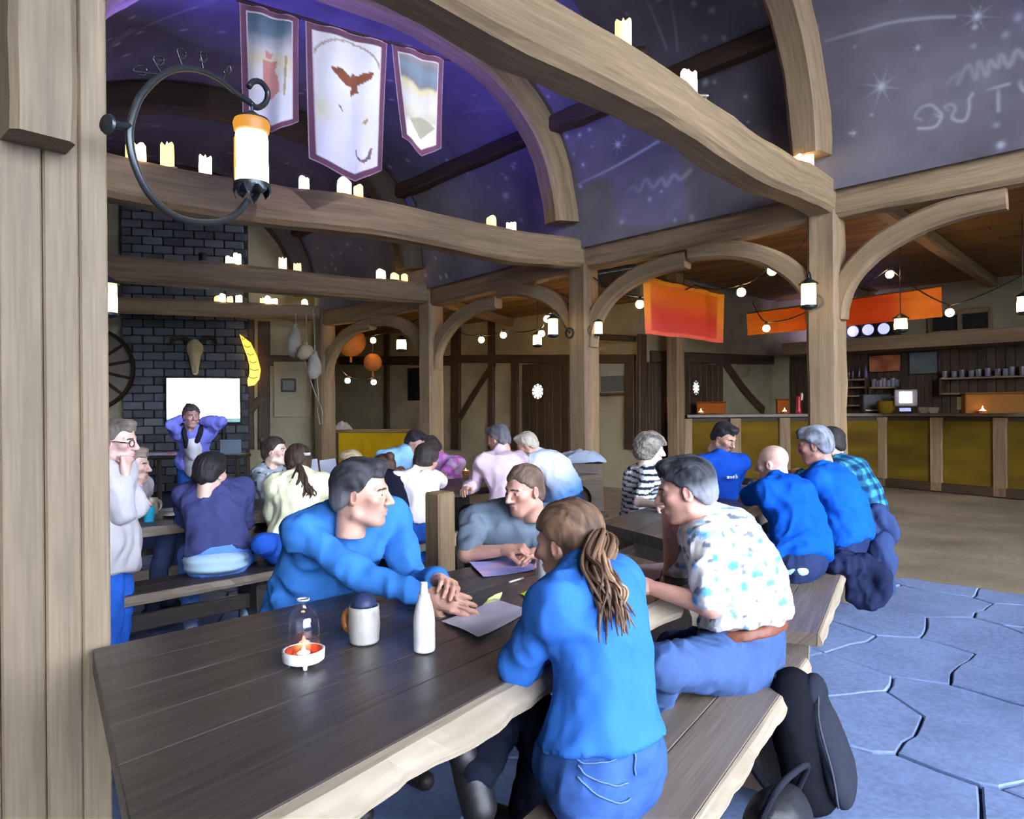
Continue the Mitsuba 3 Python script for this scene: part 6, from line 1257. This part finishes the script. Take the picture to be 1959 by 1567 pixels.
# 8 hunched man at the table end
P = person('bearded dark haired man in a blue sweater with small white lettering', at_depth(1384, 992, 6.1), -75, (1378, 872, -1), (1386, 834, -1), (-52, -30), ((1422, 918, -1), (1392, 925, 0, .80)), ((1336, 915, -1), (1378, 930, 0, .80)), None, None, res=.012, hres=.006, S=1.04, build=1.05, bow=.06, hair=('short', (34, 32, 34)), top=(28, 74, 172), trousers=(40, 44, 60), seed=81, beard=(50, 40, 36), wr=.014, skin=(188, 146, 124))
cN = P['N'] - P['up'] * .15 + P['f'] * .16; mx = np.eye(4); fz = unit(P['f'] - P['up'] * .1); mx[:3, 2] = fz; mx[:3, 0] = unit(np.cross(V(0, 0, 1), fz)); mx[:3, 1] = np.cross(fz, mx[:3, 0]); mx[:3, 3] = cN + mx[:3, 0] * .01
lt = cat(*[box(w, h, .012, .002, (x, y, 0)) for x, y, w, h in ((-.045, 0, .022, .022), (-.017, -.002, .022, .02), (.008, 0, .016, .024), (.03, .006, .008, .036), (.042, 0, .008, .026))]); part('chest_lettering', xf(lt, mx), lin(225, 230, 240), P['k'] + '__top', smooth=False)
# 9 striped woman
def stripes(v, q): return np.where((np.sin((v - q['root']) @ q['up'] * 150) > .25)[:, None], lin(36, 44, 56), lin(222, 226, 228))
P = person('woman with short grey curls in a striped top resting her elbow on the grey table', at_depth(1226, 1006, 5.75), 10, (1232, 900, -1), (1245, 862, -1), (8, -8), ((1280, 960, 1), (1300, 955, 0, .79)), ((1198, 965, -1), (1262, 968, 0, .79)), None, None, res=.012, hres=.006, female=True, S=1.0, build=1.05, hair=('curly', (92, 84, 74), (150, 142, 130)), top=stripes, sleeve=.5, trousers=(40, 40, 48), seed=91, skin=(232, 206, 190), neck_len=.46)
# 10 navy hoodie
P = person('dark haired man in a navy hoodie with a pale shirt tail, from behind', at_depth(418, 1070, 4.6), 120, (407, 932, 1), (404, 906, -1), (70, -8), ((352, 1005, 1), (380, 975, 1)), ((470, 1000, 1), (462, 960, 1)), None, ((470, 1062, 1), (472, 1165, -1)), res=.011, hres=.006, S=1.0, build=1.12, bow=.07, hair=('thick', (26, 24, 26)), top=(66, 70, 112), trousers=(96, 140, 214), shoes=(170, 200, 226), hem=.03, seed=101, wr=.034, skin=(206, 170, 150))
part('shirt_tail', xf(blob([((0, -.02, .02), (.20, .16, .06)), ((0, -.02, -.03), (.195, .165, .045))], .03, .010), tr(P['root'][0], P['root'][1] - .03, P['root'][2] - .0, .3)), lin(176, 204, 222), P['k'], label='pale blue shirt tail')
hd = blob([((0, 0, 0), (.11, .06, .07)), ((0, -.03, -.05), (.09, .05, .06))], .03, .010, .006, 3); part('hood', xf(hd, tr(P['N'][0] + .01, P['N'][1] - .085, P['N'][2] - .0, .5)), lin(72, 74, 116), P['k'])
# 11 yellow shirt woman
P = person('woman with long wavy dark hair in a pale yellow shirt, seen from behind', at_depth(562, 1050, 4.95), 115, (574, 915, 1), (570, 886, 1), (112, -6), ((522, 1002, 1), (545, 985, 1)), ((616, 990, 1), (600, 960, 1)), ((505, 1040, -1), (540, 1075, 1)), None, res=.011, hres=.006, female=True, S=.98, build=1.05, hair=('long', (46, 36, 30), (70, 54, 42)), top=(226, 228, 186), sleeve=.5, trousers=(44, 92, 190), seed=111, hem=.03)
for x0, x1, y1 in ((556, 546, 985), (566, 552, 960), (582, 588, 968), (590, 598, 950)): strands(P, [hl(P, 0, -.09, .0), at_depth((x0 + 574) / 2, 915, P['N'][1] - .11), at_depth(x0, 935, P['N'][1] - .13), at_depth(x1, y1, P['N'][1] - .11)], 12, .014, .012, ((40, 30, 26), (76, 58, 44)), x0)
m = lathe([(.02, -.01), (.03, -.01), (.03, .01), (.02, .01), (.02, -.01)], 16); part('hair_clip', xf(m, frame(hl(P, .05, -.10, .06), V(1, 0, 0))), lin(170, 165, 160), P['k'])
# 12 dark top, 13 white top
P = person('brown haired woman in a dark top, seen from behind next to the white top', at_depth(742, 1019, 5.54), 128, (737, 918, 1), (733, 900, 1), (140, -10), ((700, 980, 1), (700, 940, 1)), ((775, 985, 1), (760, 950, 1)), None, None, res=.013, female=True, S=.98, build=1.12, bow=.05, hair=('bun', (50, 38, 32), (84, 62, 48)), top=(26, 28, 40), trousers=(24, 26, 36), seed=121, neck_len=.44)
P = person('dark haired woman in a white top with one arm stretched out on the table', at_depth(800, 1011, 5.73), 125, (792, 905, 1), (816, 880, 1), (60, -22), ((752, 935, 1), (760, 905, 1)), ((842, 918, 1), (815, 905, 1)), None, ((800, 1030, 1), (800, 1085, -1)), res=.013, female=True, S=.98, build=1.05, bow=.06, hair=('long', (40, 34, 32), (66, 56, 50)), top=(236, 228, 232), sleeve=.98, trousers=(40, 80, 160), shoes=(214, 222, 220), seed=131, hem=.05, neck_len=.44)
# 14 blond, 15 pale blue, 16 magenta
P = person('blond person in a dark jacket with a white collar, beyond the dark table', at_depth(655, 985, 7.1), -95, (652, 918, -1), (672, 886, -1), (-175, -10), ((690, 945, -1), (655, 935, -1)), ((625, 950, -1), (640, 915, -1)), None, None, res=.015, S=1.0, hair=('thick', (150, 128, 92), (196, 178, 140)), top=(26, 28, 40), trousers=(30, 30, 40), seed=141, collar=(215, 220, 236), neck_len=.42)
P = person('dark haired man in a pale blue polo bending over the tealight table', at_depth(742, 952, 7.7), -60, (768, 868, -1), (795, 846, -1), (-25, -32), ((820, 890, 1), (815, 905, -1)), ((728, 900, -1), (780, 905, -1)), None, None, res=.015, S=1.08, build=1.1, bow=.08, hair=('short', (40, 36, 38)), top=(150, 200, 236), sleeve=.5, trousers=(50, 60, 84), seed=151, collar=(150, 200, 236), skin=(190, 150, 134))
P = person('dark haired person in a pink and magenta jacket stretching an arm', at_depth(858, 962, 7.9), -110, (846, 868, -1), (824, 858, -1), (-150, -40), ((866, 888, -1), (850, 905, -1)), ((812, 872, -1), (800, 890, -1)), None, None, res=.016, S=1.0, female=True, bow=.07, hair=('long', (40, 36, 34), (60, 54, 50)), top=lambda v, q: np.where((meshkit.noise(v * 7) > .5)[:, None], lin(196, 112, 190), lin(222, 190, 222)), trousers=(40, 40, 60), seed=161)
# 17 pink, 18 white polo
P = person('grey haired man in a pale pink shirt leaning on the tealight table, seen from behind', at_depth(972, 984, 6.43), 128, (957, 872, 1), (953, 840, 1), (150, -18), ((905, 930, 1), (892, 935, -1)), ((990, 930, 1), (960, 920, 1)), None, None, res=.013, hres=.007, S=1.06, build=1.12, bow=.07, hair=('short', (74, 72, 76), (104, 102, 106)), top=(206, 184, 194), trousers=(44, 40, 50), seed=171, hem=.02, collar=(200, 178, 190))
def polo(v, q):
    t = np.clip(((v - q['root']) @ q['up'] - .10) / .22, 0, 1)[:, None]; t = np.clip(t + .15 * (meshkit.noise(v * 5)[:, None] - .5), 0, 1); return lin(104, 164, 232) * (1 - t) + lin(226, 232, 240) * t
P = person('fair haired man in a white and blue polo bending low over the tealight table', at_depth(1082, 965, 7.05), 140, (1030, 862, 1), (1008, 852, -1), (170, -30), ((1000, 910, 1), (975, 915, -1)), ((1080, 900, 1), (1040, 910, 1)), None, None, res=.013, hres=.007, S=1.06, build=1.12, bow=.09, hair=('short', (160, 148, 132), (196, 186, 168)), top=polo, sleeve=.5, trousers=(44, 76, 140), seed=181, hem=.05)
# 19 grey patterned woman
def speck(v, q):
    n_ = meshkit.noise(v * 18, 3); c = np.tile(lin(150, 160, 168), (len(v), 1)); c[n_ > .70] = lin(60, 68, 86); c[n_ < .3] = lin(176, 184, 190); return c
P = person('woman with dark pinned up hair in a grey patterned blouse, hand at chin', at_depth(513, 981, 6.6), -15, (518, 897, -1), (526, 864, -1), (-6, 0), ((560, 915, 1), (548, 888, -1)), ((500, 925, -1), (545, 930, -1)), None, None, res=.013, hres=.007, female=True, S=1.0, hair=('bun', (44, 36, 32), (66, 54, 46)), top=speck, trousers=(40, 44, 60), seed=191, curl=(1.2, .4), skin=(226, 192, 172))
# 20 presenter
P = person('standing presenter in a lilac cardigan, both hands behind her head, before the screen', V(at_depth(372, 893, 8.2)[0], 8.2, .90), -75, (371, 822, -1), (366, 797, -1), (-50, -6), ((424, 806, -1), (388, 806, 1)), ((326, 812, -1), (350, 800, 1)), None, None, res=.014, hres=.007, female=True, S=.99, build=1.05, stand=True, hair=('bun', (58, 48, 50), (84, 72, 70)), top=(122, 128, 218), trousers=(40, 78, 150), seed=201, hem=.0, skin=(186, 146, 134), curl=(.6, .6))
F = Field(P['root'] - .4, P['root'] + V(.4, .4, .7), .012)
for t, w, d in ((.08, .12, .15), (.3, .105, .135), (.6, .10, .135), (.82, .085, .12)): F.ell(P['root'] * (1 - t) + P['N'] * t + P['f'] * .02, np.stack([P['r'], P['f'], P['up']], 1), V(w, d, .13), .04)
F.cut(lambda p: -((p - P['root']) @ P['f']) + .04, .01); part('white_shirt', F.mesh(.004, 3), lin(226, 228, 234), P['k'])
for s in (-1, 1): part('scarf', tube(catmull([P['N'] + P['r'] * s * .06 + P['up'] * .05 - P['f'] * .02, P['N'] + P['r'] * s * .085 + P['f'] * .09 - P['up'] * .02, P['N'] + P['r'] * s * .06 + P['f'] * .15 - P['up'] * .14, P['N'] + P['r'] * s * .05 + P['f'] * .15 - P['up'] * (.24 if s > 0 else .16)], 6), .028, 8), lin(40, 38, 44), P['k'])
# 21, 22 at the left edge
P = person('man with glasses and a pale grey sweater, hand at his mouth, beside the foreground post', at_depth(208, 1040, 4.0), 12, (214, 908, 0), (226, 846, -1), (-4, -6), ((262, 975, 1), (262, 930, 1)), ((238, 985, -1), (240, 895, 1)), None, None, stand=True, res=.011, hres=.0055, S=.92, build=1.15, bow=.03, hair=('short', (96, 88, 80), (120, 110, 100)), top=(188, 184, 186), sleeve=.92, trousers=(48, 100, 196), shoes=(120, 150, 190), seed=211, curl=(.5, 1.3), palm=(None, (-.6, .2, .3)), glasses=True, skin=(222, 186, 172), hem=-.15, hand_res=.006)
P = person('person seen in profile just behind the man with glasses, only the face showing', at_depth(228, 1020, 5.2), 0, (246, 925, -1), (256, 892, -1), (0, -4), ((262, 960, 1), (275, 950, 1)), ((240, 965, -1), (262, 960, -1)), None, None, res=.014, hres=.006, S=.98, hair=('short', (110, 96, 84), (140, 124, 108)), top=(168, 160, 164), trousers=(60, 70, 100), seed=221, skin=(214, 180, 164), neck_len=.46)
